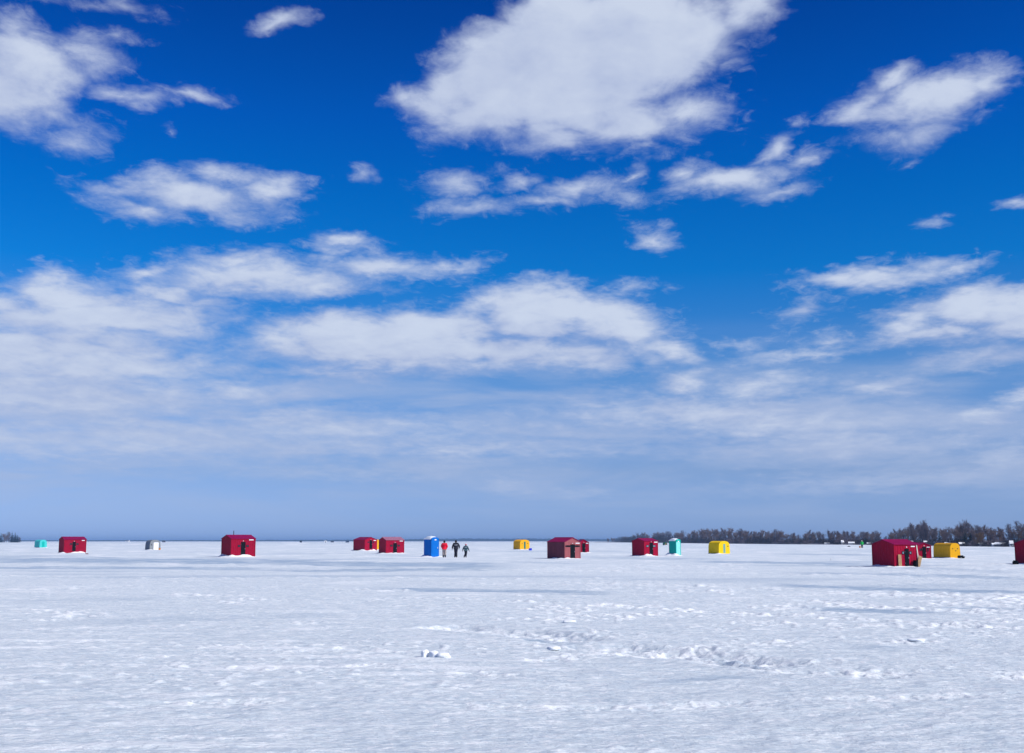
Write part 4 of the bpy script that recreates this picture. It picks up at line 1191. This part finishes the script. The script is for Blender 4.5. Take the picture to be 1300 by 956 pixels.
def bush(seed, m_):
    r = random.Random(seed)
    root = empty("shore_bush", (0, 0, 0))
    st_ = MB(); c = MB()
    for k in range(9):
        az = r.uniform(0, 2 * math.pi); L = r.uniform(.8, 1.5); d = Vector((math.cos(az) * .55, math.sin(az) * .55, 1)).normalized()
        st_.tube([(0, 0, -.1), d * L * .5, d * L + Vector((0, 0, .1))], [.03, .02, .008], 4)
    for k in range(900):
        az = r.uniform(0, 2 * math.pi); q = r.random() ** .5
        p = Vector((math.cos(az) * 1.25 * q, math.sin(az) * 1.25 * q, r.uniform(.0, 1.45) * (1 - .45 * q * q)))
        d = Vector((r.uniform(-1, 1), r.uniform(-1, 1), r.uniform(-.2, 1.2))).normalized(); s = d.cross(Vector((r.uniform(-1, 1), r.uniform(-1, 1), .3))).normalized()
        L = r.uniform(.2, .5); n0 = len(c.v)
        c.v += [tuple(p - s * .018), tuple(p + s * .018), tuple(p + d * L)]
        c.f.append((n0, n0 + 1, n0 + 2))
    st_.build("stem", M_BARK, root)
    c.build("foliage", m_, root)
    return root

protos = [bare_tree(101, 7.0, .85, M_TWIG, tw=3800), bare_tree(102, 7.0, .6, M_TWIG, tw=3000), bare_tree(103, 7.0, .95, M_TWIG2, tw=4600), bare_tree(104, 7.0, .7, M_TWIG2, tw=3600), bare_tree(105, 7.0, .55, M_TWIG, tw=2200)]
tan_p = bare_tree(106, 7.0, 1.05, M_TAN, tw=6500)
sp_p = [spruce(111, 7.0), spruce(112, 7.0)]
bush_p = [bush(121, M_BRUSH), bush(122, M_BRUSH), bush(123, M_TWIG)]
used = set()
def plant(proto, loc, sc, rz, label, cat, group, sz=1.0):
    if proto.name not in used:
        used.add(proto.name); o = proto
    else:
        o = copy_tree(proto)
    o.location = loc; o.rotation_euler = (0, 0, rz); o.scale = (sc * sz, sc * sz, sc)
    tag(o, label, cat, group)
    return o

def top_y(px):
    xs = [760, 774, 800, 815, 830, 845, 870, 885, 900, 930, 960, 990, 1003, 1012, 1022, 1045, 1060, 1075, 1090, 1105, 1118, 1128, 1140, 1150, 1160, 1170, 1180, 1190, 1205, 1220, 1228, 1238, 1250, 1262, 1275, 1290, 1300, 1340, 1500]
    ys = [685, 683, 681, 677, 675.5, 676.5, 675, 674, 672.5, 672, 674, 675, 676, 679.5, 675, 674.2, 675, 674, 676, 674.5, 677, 676, 674, 671, 667, 664.5, 668, 672, 672, 668, 668, 671, 670, 671, 672, 669, 667, 668, 666]
    return float(np.interp(px, xs, ys))

TREEG = "trees along the right shore"
px = 774.0
i = 0
while px < 1345:
    for rowk in range(3):
        xx = px + rng.uniform(-4, 4)
        by = shore_y(xx)
        p = ground(xx, by); L = p.length
        L2 = L + (6, 22, 48)[rowk] + rng.uniform(0, 8)
        q = p * (L2 / L)
        top = top_y(xx)
        want = CAM_H + (HORIZON - top) / F * L2
        hgt = want * (rng.uniform(.55, .85), rng.uniform(.72, 1.02), rng.uniform(.85, 1.06))[rowk]
        if hgt < 1.5: continue
        pr = protos[rng.choice((0, 0, 1, 2, 2, 3, 3, 4))]
        lab = "leafless grey brown tree in the long row of bare trees along the right shore"
        plant(pr, (q.x, q.y, .4), hgt / 7.1, rng.uniform(0, 6.28), lab, "tree", TREEG, rng.uniform(1.1, 1.6))
        i += 1
    px += rng.uniform(6.0, 9.0) if px < 1000 else rng.uniform(7.0, 10.5)
# trees that stand out
def single(px, top, proto, label, cat, group, back=12, sz=1.0):
    p = ground(px, shore_y(px)); L = p.length; L2 = L + back
    h = CAM_H + (HORIZON - top) / F * L2
    q = p * (L2 / L)
    plant(proto, (q.x, q.y, .3), h / 7.1, rng.uniform(0, 6.28), label, cat, group, sz)
single(1161, 666.0, protos[1], "tall bare tree rising above the treeline left of the golden shelter", "tree", TREEG)
single(1172, 663.5, protos[4], "tallest bare tree of the right shore, straight above the smaller red hut", "tree", TREEG)
single(1178, 664.8, protos[1], "tall slim bare tree just right of the tallest one", "tree", TREEG)
single(1221, 663.5, protos[4], "tall thin bare tree left of the dark evergreens", "tree", TREEG, 30)
single(1233, 665.0, protos[1], "tall thin bare tree right above the dark evergreens", "tree", TREEG, 30)
single(1241, 677.5, tan_p, "low rounded tan willow before the dark evergreens", "tree", TREEG, 4, 1.5)
EV = "evergreens on the right shore"
single(1226, 671.0, sp_p[0], "dark spruce left of its neighbour, behind the tan willow", "tree", EV, 8, 1.3)
single(1233.5, 671.5, sp_p[1], "dark spruce at the right of the pair behind the tan willow", "tree", EV, 8, 1.25)
single(1193, 671.5, sp_p[0], "slim dark spruce above the left end of the golden shelter", "tree", EV, 8, .9)
single(1099, 681.0, sp_p[1], "small dark spruce left of the big red hut", "tree", EV, 3, 1.6)
single(1291, 685.0, sp_p[0], "low dark spruce next to the hut at the right edge", "tree", EV, 3, 1.8)
single(1068, 684.5, sp_p[1], "low broad dark spruce left of the person in green", "tree", EV, 3, 2.2)

px = 790.0
while px < 1345:
    p = ground(px, shore_y(px)); L = p.length
    q = p * ((L + rng.uniform(6, 13)) / L)
    s = L * rng.uniform(5.0, 9.5) / F / 1.5
    plant(bush_p[rng.choice((0, 0, 1, 1, 2))], (q.x, q.y, .1), s, rng.uniform(0, 6.28), "leafless dark bush at the foot of the right shore trees", "bush", "dark bushes along the right shore", rng.uniform(1.2, 1.7))
    px += rng.uniform(4.5, 7)

for px in (1226, 1239, 1249, 1256, 1275.5, 1291, 1212, 1062, 1090):
    p = ground(px, shore_y(px)); L = p.length
    plant(bush_p[0], (p.x, p.y, -.05), L * rng.uniform(2.6, 4.6) / F / 1.5, rng.uniform(0, 6.28), "leafless dark bush at the foot of the right shore trees", "bush", "dark bushes along the right shore", rng.uniform(1.0, 1.6))
# houses on the shore
def house(px, w_px, h_px, m_wall, label, rel=10, back=1.0, roof_m=M_DRIFT, group="houses along the right shore", base=0.0):
    p = ground(px, shore_y(px)); L = p.length; L2 = L + back * .8 + 1
    q = p * (L2 / L)
    hr_ = random.Random(int(px * 10))
    w = w_px * hr_.uniform(.35, .85) * L2 / F; h = h_px * hr_.uniform(.5, 1.05) * L2 / F
    d = w * .8
    t = empty("shore_house", (q.x, q.y, .25 + base * L2 / F), -math.atan2(p.x, p.y) + R(rel), label, "house", group)
    ea = h * .52
    MB().prism([(-d / 2, -.9), (d / 2, -.9), (d / 2, ea), (0, h * .96), (-d / 2, ea)], 'x', -w / 2, w / 2).build("wall", m_wall, t)
    sl = (h * .96 - ea) / (d / 2); e = d / 2 + .12 * w
    ro = MB().prism([(-e, ea - sl * .12 * w + .02), (0, h * .96 + .02), (e, ea - sl * .12 * w + .02), (e, ea - sl * .12 * w + .05 * h), (0, h * 1.02), (-e, ea - sl * .12 * w + .05 * h)], 'x', -w / 2 - .06 * w, w / 2 + .06 * w).build("roof", roof_m, t)
    MB().box((w * .28, d * .1, h * .98), (w * .07, w * .07, h * .3)).build("chimney", M_CLAP3, ro)
    MB().box((-w * .08, -d / 2 - .02, ea * .42), (w * .13, .05, ea * .84)).build("door", M_CLAP2, t)
    for ox in (-.32, .14, .34):
        fo = MB().box((ox * w, -d / 2 - .015, ea * .55), (w * .15, .04, ea * .42)).build("window", M_WHITE, t)
        MB().box((ox * w, -d / 2 - .03, ea * .55), (w * .12, .03, ea * .34)).build("pane", M_GLASS, fo)
    return t
house(1050, 9, 3.2, M_CLAP, "tiny pale house with snowy roof far left on the right shore", 5)
house(1069.5, 5, 5.0, M_CLAP, "tiny narrow white house behind the low broad spruce", 30, 3)
house(1081, 8, 3.2, M_CLAP, "tiny low white house left of the person in green", 0, .5)
house(1104, 10, 4.0, M_CLAP2, "small dark house with white roof peeking out left of the big red hut", 10)
house(1157, 7, 4.5, M_CLAP2, "house whose snowy roof shows above the big red hut", 5, 2, base=2.0)
house(1175, 7, 5.0, M_CLAP2, "house whose snowy roof shows above the smaller red hut", 10, 2, base=2.0)
house(1187.5, 8, 6.5, M_CLAP, "pale house showing above the left end of the golden shelter", 20, 3, base=1.0)
house(1221, 9, 5.5, M_CLAP2, "dark house with snowy roof just right of the golden shelter", 12)
house(1230.5, 6, 3.6, M_CLAP3, "small rust coloured house with snowy roof below the tan willow", -30, 4)
house(1245, 12, 4.2, M_CLAP2, "dark low house with patchy roof right of the tan willow", 28, 6, M_GREYL)
house(1262.5, 7, 6.4, M_CLAP, "pale house with snowy roof midway between willow and right edge", 15)
house(1270, 13, 4.0, M_CLAP2, "dark low house with snowy roof second from the right edge hut", -22, 5)
house(1284, 9, 6.8, M_CLAP, "pale tall house with snowy roof beside the hut at the right edge", 14)
house(1203, 8, 4.5, M_CLAP2, "dark house mostly hidden behind the golden shelter", 6)

# trees of the low point at the far left
for k, (tx, h_, s_) in enumerate(((-14, 11, 1.2), (-5, 12, 1.2), (1, 11, 1.1), (6, 9.5, 1.3), (11, 11, 1.2), (15, 12.3, 1.2), (19, 11.6, 1.2), (22, 9, 1.4), (25.5, 6, 1.5), (8, 8, 1.5), (-20, 10.5, 1.3))):
    p = ground_at(tx, 1380 + 25 * (k % 3))
    plant(sp_p[k % 2] if k in (5, 6, 7, 2) else protos[k % 4], (p.x, p.y, -.2), h_ / 7.1, k * 1.3, "dark evergreen in the small far clump at the left edge" if k in (5, 6, 7, 2) else "bare tree in the small far clump at the left edge", "tree", "tree clump at the left edge", s_ * (1.6 if k in (5, 6, 7, 2) else 1.1))

# the far shore: one dark wood that reads as a single mass
def far_wood():
    b = MB()
    n = 900
    rows = 5
    def hgt(px):
        return float(np.interp(px, [-200, 60, 300, 440, 520, 580, 640, 700, 760, 830, 1000, 1500], [4.5, 4.5, 5.0, 7.0, 9.5, 11.5, 11.0, 12.0, 10.0, 9.0, 8.0, 8.0]))
    for i in range(n):
        px_ = -200 + 1700 * i / (n - 1)
        for j in range(rows):
            dist = 4300 + j * 22 + 60 * mnoise.noise(Vector((px_ * .02, 0, 4)))
            p = ground_at(px_, dist)
            if j == 0 or j == rows - 1: z = -.5
            else:
                z = hgt(px_) * (.78 + .25 * mnoise.noise(Vector((px_ * .06, j, 1))) + .22 * mnoise.noise(Vector((px_ * .45, j * 3, 2))) + .12 * rng.uniform(-1, 1))
                z *= (.75, .95, 1.0)[j - 1]
            b.v.append((p.x, p.y, z))
    for i in range(n - 1):
        for j in range(rows - 1):
            b.f.append((i * rows + j, (i + 1) * rows + j, (i + 1) * rows + j + 1, i * rows + j + 1))
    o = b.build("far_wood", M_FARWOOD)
    tag(o, "distant wooded shore along the horizon, faded to blue", "wood", kind='stuff')
far_wood()

# the air: thin haze over the whole lake
hz = MB().box((0, 0, 6.6), (15200, 15200, 15.8)).build("haze", M_WHITE)
hz.data.materials.clear()
hm_ = bpy.data.materials.new("haze_air"); hm_.use_nodes = True
hn = hm_.node_tree
hn.nodes.remove(hn.nodes['Principled BSDF'])
pv = hn.nodes.new('ShaderNodeVolumePrincipled')
pv.inputs['Color'].default_value = (.36, .62, 1.0, 1)
pv.inputs['Density'].default_value = 1.9e-4
pv.inputs['Anisotropy'].default_value = 0.0
hn.links.new(pv.outputs[0], hn.nodes['Material Output'].inputs['Volume'])
hz.data.materials.append(hm_)
tag(hz, kind='stuff')

scene.cycles.max_bounces = 6
scene.cycles.diffuse_bounces = 3
scene.cycles.glossy_bounces = 2
scene.cycles.transparent_max_bounces = 4
scene.cycles.volume_bounces = 0
scene.cycles.use_denoising = True
scene.cycles.denoising_input_passes = 'RGB_ALBEDO_NORMAL'
scene.cycles.denoising_prefilter = 'ACCURATE'
scene.cycles.use_adaptive_sampling = True
scene.cycles.adaptive_threshold = 0.01
